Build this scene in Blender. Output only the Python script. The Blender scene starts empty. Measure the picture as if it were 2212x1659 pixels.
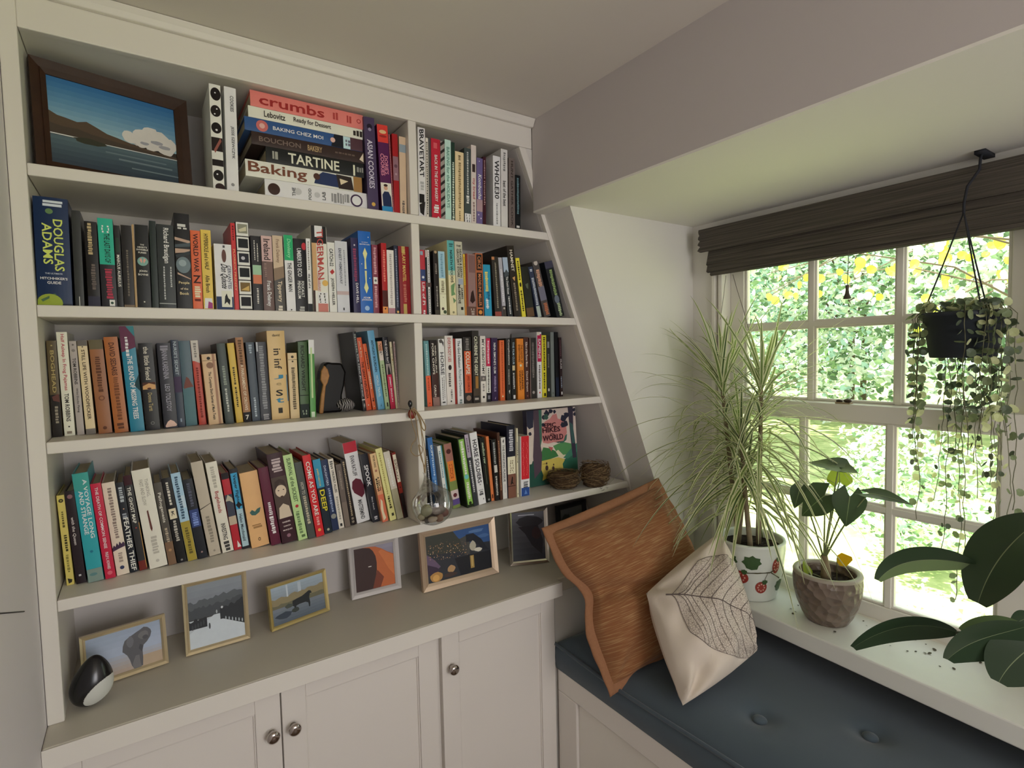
import bpy, math, random
from mathutils import Vector, Matrix, Euler
random.seed(7)
SC = bpy.context.scene
COL = SC.collection

# ------------------------------------------------------------------ camera
FPX, YAW, PITCH, ROLL = 1180.25, .5969, -.0553, -.0215
CAM = Vector((.1705, -1.4874, 1.6293))
IW, IH = 2212, 1659
_cy, _sy, _cp, _sp = math.cos(YAW), math.sin(YAW), math.cos(PITCH), math.sin(PITCH)
FW = Vector((_sy*_cp, _cy*_cp, _sp)); _r0 = Vector((_cy, -_sy, 0)); _u0 = _r0.cross(FW)
RT = _r0*math.cos(ROLL) + _u0*math.sin(ROLL); UP = -_r0*math.sin(ROLL) + _u0*math.cos(ROLL)
cam = bpy.data.cameras.new('camera'); camo = bpy.data.objects.new('camera', cam); COL.objects.link(camo)
cam.sensor_width = 36; cam.lens = FPX/IW*36; cam.clip_start = .02; cam.clip_end = 200
M = Matrix((RT, UP, -FW)).transposed().to_4x4(); M.translation = CAM; camo.matrix_world = M
SC.camera = camo

def at(u, v, **k):
    """the point of the room where the line of sight through pixel (u, v) meets the plane x=, y= or z="""
    (a, val), = k.items(); i = 'xyz'.index(a)
    d = FW + RT*((u-IW/2)/FPX) + UP*((IH/2-v)/FPX)
    return CAM + d*((val-CAM[i])/d[i])

# ------------------------------------------------------------------ light and exposure
SC.view_settings.view_transform = 'Standard'; SC.view_settings.look = 'None'
SC.view_settings.exposure = .2; SC.view_settings.gamma = 1.0; SC.view_settings.use_curve_mapping = False
wd = bpy.data.worlds.new('sky'); SC.world = wd; wd.use_nodes = True
_bg = wd.node_tree.nodes['Background']; _bg.inputs['Color'].default_value = (.88, .94, 1.0, 1); _bg.inputs['Strength'].default_value = 2.2

def lamp(name, kind, loc, direction, energy, color, **k):
    d = bpy.data.lights.new(name, kind); d.energy = energy; d.color = color
    for a, b in k.items(): setattr(d, a, b)
    o = bpy.data.objects.new(name, d); COL.objects.link(o); o.location = loc
    o.rotation_euler = Vector(direction).to_track_quat('-Z', 'Y').to_euler()
    return o
lamp('sun', 'SUN', (0, 0, 8), (.12, -.60, -1.0), 17, (1, .95, .80), angle=.02)
# fill light added behind the camera, in the opening of an unseen, assumed window
lamp('rear_fill_light', 'AREA', (.95, -3.36, 1.55), (-.22, 1, -.03), 17, (1, .93, .915), shape='RECTANGLE', size=.9, size_y=1.2)

# ------------------------------------------------------------------ materials
def lin(c):
    if isinstance(c, str):
        c = [int(c[i:i+2], 16)/255 for i in (0, 2, 4)]
    return [x/12.92 if x <= .04045 else ((x+.055)/1.055)**2.4 for x in c]
MATS = {}
def mat(name, color, rough=.55, metal=0., spec=.4, noise=0., scale=30., bump=0., bscale=200., sheen=0., coat=0., gain=1., transl=0.):
    key = (name, str(color), rough, metal, noise, bump, gain, transl)
    if key in MATS: return MATS[key]
    m = bpy.data.materials.new(name); m.use_nodes = True; nt = m.node_tree
    b = nt.nodes['Principled BSDF']; c = [min(.9, x*gain) for x in lin(color)]
    b.inputs['Base Color'].default_value = (*c, 1); b.inputs['Roughness'].default_value = rough
    b.inputs['Metallic'].default_value = metal; b.inputs['Specular IOR Level'].default_value = spec
    if sheen: b.inputs['Sheen Weight'].default_value = sheen
    if coat: b.inputs['Coat Weight'].default_value = coat; b.inputs['Coat Roughness'].default_value = .15
    if noise or bump:
        tc = nt.nodes.new('ShaderNodeTexCoord')
    if noise:
        n = nt.nodes.new('ShaderNodeTexNoise'); n.inputs['Scale'].default_value = scale; n.inputs['Detail'].default_value = 4
        r = nt.nodes.new('ShaderNodeMixRGB'); r.blend_type = 'MIX'
        r.inputs[1].default_value = (*[x*(1-noise) for x in c], 1); r.inputs[2].default_value = (*[min(1, x*(1+noise)) for x in c], 1)
        nt.links.new(tc.outputs['Object'], n.inputs['Vector']); nt.links.new(n.outputs['Fac'], r.inputs[0]); nt.links.new(r.outputs[0], b.inputs['Base Color'])
    if bump:
        n2 = nt.nodes.new('ShaderNodeTexNoise'); n2.inputs['Scale'].default_value = bscale; n2.inputs['Detail'].default_value = 3
        bp = nt.nodes.new('ShaderNodeBump'); bp.inputs['Strength'].default_value = bump; bp.inputs['Distance'].default_value = .002
        nt.links.new(tc.outputs['Object'], n2.inputs['Vector']); nt.links.new(n2.outputs['Fac'], bp.inputs['Height']); nt.links.new(bp.outputs[0], b.inputs['Normal'])
    if transl:
        t = nt.nodes.new('ShaderNodeBsdfTranslucent'); t.inputs['Color'].default_value = (*[min(1, x*1.6) for x in c], 1)
        mx = nt.nodes.new('ShaderNodeMixShader'); mx.inputs[0].default_value = transl
        out = nt.nodes['Material Output']
        nt.links.new(b.outputs[0], mx.inputs[1]); nt.links.new(t.outputs[0], mx.inputs[2]); nt.links.new(mx.outputs[0], out.inputs['Surface'])
    MATS[key] = m
    return m
def glass_mat(name, tint=(1, 1, 1), edge=.5, rough=.0):
    if name in MATS: return MATS[name]
    m = bpy.data.materials.new(name); m.use_nodes = True; nt = m.node_tree; nt.nodes.remove(nt.nodes['Principled BSDF'])
    tr = nt.nodes.new('ShaderNodeBsdfTransparent'); tr.inputs[0].default_value = (*tint, 1)
    gl = nt.nodes.new('ShaderNodeBsdfGlossy'); gl.inputs['Roughness'].default_value = rough
    lw = nt.nodes.new('ShaderNodeLayerWeight'); lw.inputs['Blend'].default_value = edge
    mr = nt.nodes.new('ShaderNodeMath'); mr.operation = 'MULTIPLY'; mr.inputs[1].default_value = .6
    mx = nt.nodes.new('ShaderNodeMixShader')
    nt.links.new(lw.outputs['Fresnel'], mr.inputs[0]); nt.links.new(mr.outputs[0], mx.inputs[0])
    nt.links.new(tr.outputs[0], mx.inputs[1]); nt.links.new(gl.outputs[0], mx.inputs[2])
    nt.links.new(mx.outputs[0], nt.nodes['Material Output'].inputs['Surface'])
    MATS[name] = m
    return m
PAINT = mat('satin_white_paint', 'e9e4da', .42, noise=.02, scale=6)
COUNTER = mat('counter_paint_shaded', 'd6cfbf', .42, noise=.03, scale=8)  # same paint as the front edge, the top's shade put into the colour
DOORP = mat('painted_door', 'e6e0d8', .45, noise=.02, scale=5)
WALLP = mat('matt_wall_paint', 'dedad3', .85, noise=.025, scale=3, bump=.08, bscale=350)
CEILP = mat('ceiling_paint', 'e4ddd2', .9, noise=.02, scale=2, bump=.06, bscale=300)
BEAMP = mat('bulkhead_paint_shaded', 'c9c2c0', .9, noise=.02, scale=2, bump=.06, bscale=300)  # shade of the bulkhead face put into a darker paint colour
BACKP = mat('bookcase_back_paint', 'd6d0cc', .6)
GLASS = glass_mat('window_glass', (.97, 1, .98), .25)

# ------------------------------------------------------------------ mesh builder
class MB:
    def __init__(s): s.v = []; s.f = []; s.m = []; s.sm = False
    def add(s, vs, fs, mi=0):
        o = len(s.v); s.v += [tuple(p) for p in vs]; s.f += [tuple(i+o for i in f) for f in fs]
        s.m += [mi]*len(fs); return s
    def box(s, x0, x1, y0, y1, z0, z1, mi=0):
        x0, x1 = min(x0, x1), max(x0, x1); y0, y1 = min(y0, y1), max(y0, y1); z0, z1 = min(z0, z1), max(z0, z1)
        vs = [(x, y, z) for z in (z0, z1) for y in (y0, y1) for x in (x0, x1)]
        return s.add(vs, [(0, 2, 3, 1), (4, 5, 7, 6), (0, 1, 5, 4), (2, 6, 7, 3), (0, 4, 6, 2), (1, 3, 7, 5)], mi)
    def prism(s, pts, axis, a, b, mi=0):
        """polygon pts (2-D, the two other axes in order) extruded along axis from a to b"""
        i = 'xyz'.index(axis); n = len(pts)
        def mk(p, h): q = list(p); q.insert(i, h); return q
        vs = [mk(p, a) for p in pts] + [mk(p, b) for p in pts]
        return s.add(vs, [tuple(range(n))[::-1], tuple(range(n, 2*n))] + [(k, (k+1) % n, n+(k+1) % n, n+k) for k in range(n)], mi)
    def hexa(s, lo, hi, mi=0):
        """two quads lo and hi (lists of four 3-D points)"""
        return s.add(list(lo)+list(hi), [(3, 2, 1, 0), (4, 5, 6, 7)] + [(k, (k+1) % 4, 4+(k+1) % 4, 4+k) for k in range(4)], mi)
    def tube(s, pts, r, n=8, mi=0, cap=True):
        pts = [Vector(p) for p in pts]; rs = r if isinstance(r, (list, tuple)) else [r]*len(pts)
        vs = []; prev = None
        for i, p in enumerate(pts):
            t = (pts[min(i+1, len(pts)-1)] - pts[max(i-1, 0)]).normalized()
            if prev is None:
                a = Vector((0, 0, 1)) if abs(t.z) < .9 else Vector((1, 0, 0)); x = t.cross(a).normalized()
            else:
                x = (prev - t*prev.dot(t)).normalized()
            prev = x; y = t.cross(x)
            for k in range(n):
                an = 2*math.pi*k/n; vs.append(p + (x*math.cos(an) + y*math.sin(an))*rs[i])
        fs = [(i*n+k, i*n+(k+1) % n, (i+1)*n+(k+1) % n, (i+1)*n+k) for i in range(len(pts)-1) for k in range(n)]
        if cap: fs += [tuple(range(n))[::-1], tuple(range((len(pts)-1)*n, len(pts)*n))]
        return s.add(vs, fs, mi)
    def lathe(s, prof, n=48, c=(0, 0, 0), mi=0, ax='z', wob=0):
        vs = []; fs = []; L = len(prof)
        for k in range(n):
            an = 2*math.pi*k/n
            for j, (r, z) in enumerate(prof):
                p = [r*math.cos(an), r*math.sin(an), z]
                if ax == 'y': p = [p[0], -z, p[1]]
                vs.append((c[0]+p[0], c[1]+p[1], c[2]+p[2]))
        for k in range(n):
            for j in range(L-1):
                a, b = k*L+j, ((k+1) % n)*L+j
                fs.append((a, b, b+1, a+1))
        return s.add(vs, fs, mi)
    def grid(s, fn, nu, nv, mi=0, cu=False):
        vs = [fn(i/nu, j/nv) for j in range(nv+1) for i in range(nu+1)]
        W = nu+1
        return s.add(vs, [(j*W+i, j*W+i+1, (j+1)*W+i+1, (j+1)*W+i) for j in range(nv) for i in range(nu)], mi)
    def ball(s, c, r, nu=16, nv=10, mi=0, jit=0):
        rr = r if isinstance(r, (tuple, list)) else (r, r, r); sd = random.random()*9
        def fn(a, b):
            th, ph = 2*math.pi*a, math.pi*(b-.5); k = 1+jit*math.sin(3*th+sd)*math.cos(ph*2+sd)
            return (c[0]+rr[0]*k*math.cos(th)*math.cos(ph), c[1]+rr[1]*k*math.sin(th)*math.cos(ph), c[2]+rr[2]*k*math.sin(ph))
        return s.grid(fn, nu, nv, mi)
    def build(s, name, mats, parent=None, smooth=False, bevel=0, local=False):
        me = bpy.data.meshes.new(name); vs = s.v
        if parent is not None and not local:
            o = world_loc(parent); vs = [(p[0]-o[0], p[1]-o[1], p[2]-o[2]) for p in vs]
        me.from_pydata(vs, [], s.f)
        for m in (mats if isinstance(mats, (list, tuple)) else [mats]): me.materials.append(m)
        me.polygons.foreach_set('material_index', s.m)
        if smooth: me.polygons.foreach_set('use_smooth', [True]*len(s.f))
        me.update()
        ob = bpy.data.objects.new(name, me); COL.objects.link(ob)
        if parent is not None: ob.parent = parent
        if bevel:
            b = ob.modifiers.new('edge', 'BEVEL'); b.width = bevel; b.segments = 2; b.limit_method = 'ANGLE'; b.angle_limit = .8
        return ob
def world_loc(o):
    v = Vector(o.location)
    while o.parent is not None: o = o.parent; v = v + o.location
    return v
def thing(name, label, cat, loc=(0, 0, 0), rot=(0, 0, 0), group=None):
    o = bpy.data.objects.new(name, None); COL.objects.link(o); o.empty_display_size = .02
    o.location = loc; o.rotation_euler = rot; o['label'] = label; o['category'] = cat
    if group: o['group'] = group
    return o
def tag(o, label, cat, group=None, kind=None):
    o['label'] = label; o['category'] = cat
    if group: o['group'] = group
    if kind: o['kind'] = kind
    return o
def struct(name, mb, mats, parent=None, bevel=0, label=None):
    o = mb.build(name, mats, parent, bevel=bevel)
    if parent is None: o['kind'] = 'structure'; o['label'] = label or name.replace('_', ' ') + ' of the painted reading corner'; o['category'] = name.split('_')[0]
    return o
def lerp(a, b, t): return a + (b-a)*t
def bez(P, t):
    a, b, c, d = [Vector(p) for p in P]; u = 1-t
    return a*u**3 + b*3*u*u*t + c*3*u*t*t + d*t**3

# ------------------------------------------------------------------ room
ZS = [2.039, 1.7514, 1.4645, 1.1255]; TH = .025; ZCT = .8605; ZTOP = 2.306; ZCE = 2.397
XD0, XD1 = .84, .8652; YB = .295; XWIN = 1.942; XBK = 1.282; ZSOF = 2.097; YAL = -.132
def xin(z): return 1.3378 + .4115*(2.042-z)           # inner edge of the raking end of the bookcase
def xout(z): return xin(z) + .0265
struct('floor', MB().box(-.2, 2.2, -3.6, .5, -.1, 0), mat('oak_boards', '6a5440', .5, noise=.2, scale=12))
struct('ceiling', MB().box(-.2, 2.15, -3.6, .5, ZCE, ZCE+.2), CEILP, label='plain plaster ceiling above the bookcase')
struct('wall_left', MB().box(-.16, -.03, -3.6, .5, 0, ZCE), mat('pale_lilac_wall_paint', 'ece7ea', .85, noise=.02, scale=3))
struct('wall_bookcase', MB().box(-.16, 2.15, .31, .5, 0, ZCE), WALLP)
bk = MB()
bk.box(-.16, .1, -3.55, -3.4, 0, ZCE); bk.box(1.4, 2.15, -3.55, -3.4, 0, ZCE); bk.box(.1, 1.4, -3.55, -3.4, 0, .95); bk.box(.1, 1.4, -3.55, -3.4, 2.15, ZCE)
struct('wall_back', bk, WALLP)
# bulkhead over the window bay; one paint, bounce light coloured into the soffit
struct('wall_bulkhead', MB().box(XBK, 2.15, -3.4, -.001, ZSOF+.006, ZCE).box(XBK, 2.15, -3.4, -.001, ZSOF, ZSOF+.006, 1), [BEAMP, mat('bulkhead_paint_lit', 'f2efe6', .85, noise=.02, scale=2)], label='boxed bulkhead dropping below the ceiling over the window bay')
# wall at the end of the window bay with its raking edge
pts = [(xout(ZSOF), ZSOF), (xout(1.15), 1.15), (1.80, ZCT+.02), (1.80, .54), (2.1, .54), (2.1, ZSOF)]
struct('wall_alcove', MB().prism([(p[0]-.012, p[1]) for p in pts], 'y', YAL, .3), WALLP, label='end wall of the window bay with a raking edge beside the bookcase')
fl = MB().prism([(xout(2.10)+.0006, 2.10), (1.5, 2.10), (1.5, ZCE), (XBK+.001, ZCE), (XBK+.001, ZTOP-.0005), (xout(ZTOP)+.0006, ZTOP-.0005)], 'y', .003, .29)
struct('wall_filler', fl, WALLP, label='painted wall strip above the raking end of the bookcase')
# window wall with its opening
WY0, WY1, WZ0, WZ1 = -.222, -1.17, .80, 2.02
ww = MB(); X0, X1 = XWIN, 2.12
ww.box(X0, X1, WY0, .3, 0, ZCE); ww.box(X0, X1, -3.6, WY1, 0, ZCE); ww.box(X0, X1, WY1, WY0, 0, WZ0); ww.box(X0, X1, WY1, WY0, WZ1, ZCE)
struct('wall_window', ww, WALLP)

# ------------------------------------------------------------------ window
win = thing('window_1', 'white double hung sash window behind the plants', 'window', (XWIN, (WY0+WY1)/2, WZ0)); win['kind'] = 'structure'
cas = MB()   # casing and stops around the opening, jamb tracks between
for y0, y1, x0, x1 in [(-.222, -.236, 1.930, 2.1), (-.236, -.246, 1.946, 2.1), (-.246, -.262, 1.936, 2.1), (WY1, WY1+.016, 1.930, 2.1)]:
    cas.box(x0, x1, y0, y1, WZ0, WZ1)
cas.box(1.93, 2.1, WY1, WY0, WZ1-.02, WZ1); cas.box(1.93, 2.1, WY1, WY0, WZ0+.0, WZ0+.02)
cas.build('window_frame', PAINT, win, bevel=.003)
GY = [-.322, -.555, -.806, -1.046]     # edges and bars of the panes
def sash(name, xg, z0, z1, zm, rail_bottom, rail_top):
    s = MB(); w = .034
    s.box(xg-w/2, xg+w/2, GY[0]+.006, WY0-.04+.0, z0-rail_bottom, z1+rail_top)
    s.box(xg-w/2, xg+w/2, GY[3]-.006, WY1+.02, z0-rail_bottom, z1+rail_top)
    s.box(xg-w/2, xg+w/2, GY[3]-.01, GY[0]+.01, z0-rail_bottom, z0); s.box(xg-w/2, xg+w/2, GY[3]-.01, GY[0]+.01, z1, z1+rail_top)
    # moulded inner edge
    for a, b in ((GY[0]+.006, GY[0]-.003), (GY[3]-.006, GY[3]+.003)): s.box(xg-.010, xg+.010, a, b, z0, z1)
    s.box(xg-.010, xg+.010, GY[3], GY[0], z0, z0+.008); s.box(xg-.010, xg+.010, GY[3], GY[0], z1-.008, z1)
    fr = s.build(name, PAINT, win, bevel=.003)
    for y in GY[1:3]:
        b = MB(); b.box(xg-.013, xg+.013, y-.0085, y+.0085, z0, z1); b.box(xg-.007, xg+.007, y-.0145, y+.0145, z0, z1); b.build('glazing_bar', PAINT, fr, bevel=.0015)
    b = MB(); b.box(xg-.0126, xg+.0126, GY[3], GY[0], zm-.0085, zm+.0085); b.box(xg-.0068, xg+.0068, GY[3], GY[0], zm-.0145, zm+.0145); b.build('glazing_bar', PAINT, fr, bevel=.0015)
    for i in range(3):
        for a, c in ((z0, zm), (zm, z1)):
            p = MB(); p.box(xg-.0015, xg+.0015, GY[i+1], GY[i], a, c); p.build('pane', GLASS, fr)
sash('upper_sash', 2.005, 1.455, 1.93, 1.705, .045, .06)
sash('lower_sash', 1.958, .862, 1.404, 1.150, .045, .05)
lk = thing('sash_lock', 'small dark metal catch lying on the meeting rail of the window', 'window catch', at(1822, 866, x=1.96))
lk_z = 1.4545
_p = at(1822, 866, x=1.955); lk.location = (1.955, _p.y, lk_z)
LKM = mat('aged_bronze', '4a3d33', .4, .6)
b = MB(); b.box(1.945, 1.967, _p.y-.022, _p.y+.02, lk_z, lk_z+.004); b.build('base_plate', mat('tan_metal', 'a08c70', .5, .3), lk)
b = MB(); b.ball((1.955, _p.y-.012, lk_z+.009), (.008, .012, .006)); b.ball((1.955, _p.y+.012, lk_z+.007), (.006, .010, .005)); b.build('lever', LKM, lk, smooth=True)
# sill board
sl = MB(); fx0, fx1 = 1.732, 1.668
sl.hexa([(fx0, YAL, .766), (1.945, YAL, .766), (1.945, -1.9, .766), (fx1-.03, -1.9, .766)], [(fx0, YAL, .818), (1.945, YAL, .818), (1.945, -1.9, .818), (fx1-.03, -1.9, .818)])
sl.box(1.93, 1.955, WY1, WY0, .785, .818)
SILLM = mat('sill_paint', 'e4e4dc', .45, noise=.06, scale=9)
struct('trim_1', sl, SILLM, bevel=.004, label='deep white sill board below the window')
tb = MB(); a = at(1480, 1100, y=YAL); c = at(1502, 1140, y=YAL)
tb.box(a.x-.01, 1.94, YAL-.02, YAL, c.z, a.z); struct('trim_2', tb, PAINT, bevel=.002, label='short ledge block on the end wall of the bay')

# ------------------------------------------------------------------ bookcase
bc = thing('built_in_bookcase', 'white built in bookcase with a raking end filling the wall', 'bookcase', (.6, .1, ZCT))
def part(name, mb, m=PAINT, root=bc, bevel=.0022): return mb.build(name, m, root, bevel=bevel)
part('side_stile', MB().box(-.029, 0, 0, .02, ZCT, ZCE-.002)); part('side_panel', MB().box(-.029, -.001, .0202, YB, ZCT, ZCE-.004))
part('header_rail', MB().box(0, XBK-.001, 0, .02, ZTOP, ZCE-.002))
cr = MB(); cr.prism([(0, 2.372), (-.012, 2.372), (-.018, 2.384), (-.026, 2.396), (0, 2.396)], 'x', -.028, XBK-.001); part('crown_moulding', cr)
part('top_panel', MB().box(0, 1.25, .0202, YB, ZTOP+.002, ZTOP+.02))
for i, z in enumerate(ZS):
    s = MB(); x1 = xin(z)-.0; s.prism([(0.0005, z-TH), (xin(z-TH)-.0006, z-TH), (xin(z)-.0006, z), (0.0005, z)], 'y', 0.0004, YB-.001)
    part('shelf', s, COUNTER if i > 5 else PAINT)
for i in range(4):
    z1 = ZTOP if i == 0 else ZS[i-1]-TH
    part('divider', MB().box(XD0, XD1, .0002, YB-.002, ZS[i]+.0003, z1-.0003))
rk = MB(); zt = ZTOP-.0004
rk.hexa([(xin(ZCT), 0, ZCT), (xout(ZCT), 0, ZCT), (xout(ZCT), .02, ZCT), (xin(ZCT), .02, ZCT)], [(xin(zt), 0, zt), (xout(zt), 0, zt), (xout(zt), .02, zt), (xin(zt), .02, zt)])
part('raking_stile', rk); zt = ZTOP+.0015
rp = MB()
rp.hexa([(xin(ZCT), .02, ZCT), (xin(ZCT)+.012, .02, ZCT), (xin(ZCT)+.012, YB, ZCT), (xin(ZCT), YB, ZCT)], [(xin(zt), .02, zt), (xin(zt)+.012, .02, zt), (xin(zt)+.012, YB, zt), (xin(zt), YB, zt)])
part('raking_panel', rp, BACKP)
part('back_panel', MB().box(-.029, 1.9, YB, .309, ZCT, ZCE-.004), BACKP, bevel=0)

# ------------------------------------------------------------------ counter and cabinets
ct = MB(); ct.prism([(-.0295, -.0848), (1.309, -.0848), (1.309, -.06), (1.79, -.06), (1.79, .305), (-.0295, .305)], 'z', ZCT-.0485, ZCT-.0005)
o = ct.build('countertop', COUNTER, None, bevel=.004); fe = MB().box(-.0295, 1.309, -.0885, -.085, ZCT-.0485, ZCT-.0015).build('front_edge', PAINT, o, bevel=.001); tag(o, 'long countertop with shade coloured into its top, running below the bookcase', 'countertop')  # front edge keeps the lighter, lit tone of the same paint
def panel_door(root, x0, x1, z0, z1, yf, m=DOORP, hinge=None):
    st = .058; d = MB()
    d.box(x0, x0+st, yf, yf+.02, z0, z1); d.box(x1-st, x1, yf, yf+.02, z0, z1); d.box(x0+st, x1-st, yf, yf+.02, z1-.042, z1); d.box(x0+st, x1-st, yf, yf+.02, z0, z0+.06)
    d.box(x0+st-.001, x1-st+.001, yf+.009, yf+.016, z0+.05, z1-.03)
    # quirk bead round the panel
    for a, b_ in ((x0+st, x0+st+.004), (x1-st-.004, x1-st)): d.box(a, b_, yf+.004, yf+.012, z0+.06, z1-.042)
    d.box(x0+st, x1-st, yf+.004, yf+.012, z1-.046, z1-.042)
    return d.build('door', m, root, bevel=.002)
CHROME = mat('polished_chrome', 'b8b0aa', .08, 1.)
def knob(door, x, z, yf):
    k = MB(); k.lathe([(.0001, 0), (.0075, 0), (.0065, .006), (.006, .012), (.011, .0155), (.0148, .019), (.0156, .0225), (.0145, .026), (.010, .0288), (.004, .030), (.0001, .0302)], 28, (x, yf, z), ax='y')
    k.build('knob', CHROME, door, smooth=True)
DY = -.065; ZD = .807
c1 = thing('base_cabinet', 'wide white base cabinet with two panelled doors and paired knobs', 'cabinet', (.42, 0, 0))
MB().box(-.029, .858, -.045, .3, .002, ZCT-.05).build('carcass', DOORP, c1)
d1 = panel_door(c1, -.0285, .4185, .08, ZD, DY); d2 = panel_door(c1, .4215, .850, .08, ZD, DY)
knob(d1, .396, .706, DY); knob(d2, .446, .705, DY)
c2 = thing('base_cabinet', 'single door white base cabinet next to the window bench', 'cabinet', (1.08, 0, 0))
MB().box(.8585, 1.299, -.045, .3, .002, ZCT-.05).build('carcass', DOORP, c2)
d3 = panel_door(c2, .866, 1.292, .08, ZD, DY); knob(d3, .895, .700, DY)
lwp = MB().box(1.3, 1.8, -.055, .3, .0, ZCT-.05); struct('wall_nook', lwp, WALLP, label='painted wall panel below the counter behind the cushions')

# thin dark line on the wall at the side
cl = MB(); a = at(-10, 1326, x=-.0295); c = at(52, 1321, x=-.0295); cl.tube([a, c], .0012, 6)
tag(cl.build('wall_cord', mat('dark_cord', '35312f', .6), None), 'short thin dark cord line on the pale side wall beside the bookcase', 'cord')

# ------------------------------------------------------------------ bench
bn = thing('window_bench', 'built in white panelled bench under the window', 'bench', (1.6, -.9, 0))
XB0 = 1.312; ZB = .553
MB().prism([(XB0, -2.6), (1.94, -2.6), (1.94, YAL-.0005), (1.785, YAL-.0005), (1.785, -.0565), (XB0, -.0565)], 'z', .002, ZB).build('seat_base', PAINT, bn, bevel=.003)
bp = MB()
for y0, y1 in ((-.066, -.16), (-.70, -.78), (-1.36, -1.44)): bp.box(XB0-.012, XB0, y0, y1, .1003, ZB-.0753)
bp.box(XB0-.012, XB0, -1.44, -.066, ZB-.075, ZB-.0005); bp.box(XB0-.012, XB0, -1.44, -.066, .03, .10)
bp.build('front_panel', DOORP, bn, bevel=.003)
# ------------------------------------------------------------------ books
_tx = {}
def text_mesh(body):
    """flat filled outline of a line of text: (verts, faces, width, height), origin at its centre"""
    if body in _tx: return _tx[body]
    cu = bpy.data.curves.new('t', 'FONT'); cu.body = body; cu.size = 1; cu.resolution_u = 2; cu.offset = .016
    ob = bpy.data.objects.new('t', cu); me = ob.to_mesh()
    vs = [(v.co.x, v.co.y) for v in me.vertices]; fs = [tuple(p.vertices) for p in me.polygons]
    ob.to_mesh_clear(); bpy.data.objects.remove(ob); bpy.data.curves.remove(cu)
    if not vs: _tx[body] = ([], [], 1, 1); return _tx[body]
    x0, x1 = min(v[0] for v in vs), max(v[0] for v in vs); y0, y1 = min(v[1] for v in vs), max(v[1] for v in vs)
    vs = [(x-(x0+x1)/2, y-(y0+y1)/2) for x, y in vs]
    _tx[body] = (vs, fs, x1-x0, y1-y0); return _tx[body]
PAGE = mat('page_edges', 'cfc0a2', .9, noise=.12, scale=120)
_PAL = {}
def _gn(c):      # dark inks keep their depth, pale ones their paper white
    l = sum(lin(c))/3; return .62 + .68*min(1, l/.14)
def ink(c, rough=.5): return mat('ink_'+c, c, rough, spec=.25, gain=_gn(c))
def cloth(c, gl): return mat('cover_'+c, c, .34 if gl else .5, spec=.28, noise=.10, scale=18, gain=_gn(c))
NB = [0]
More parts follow.
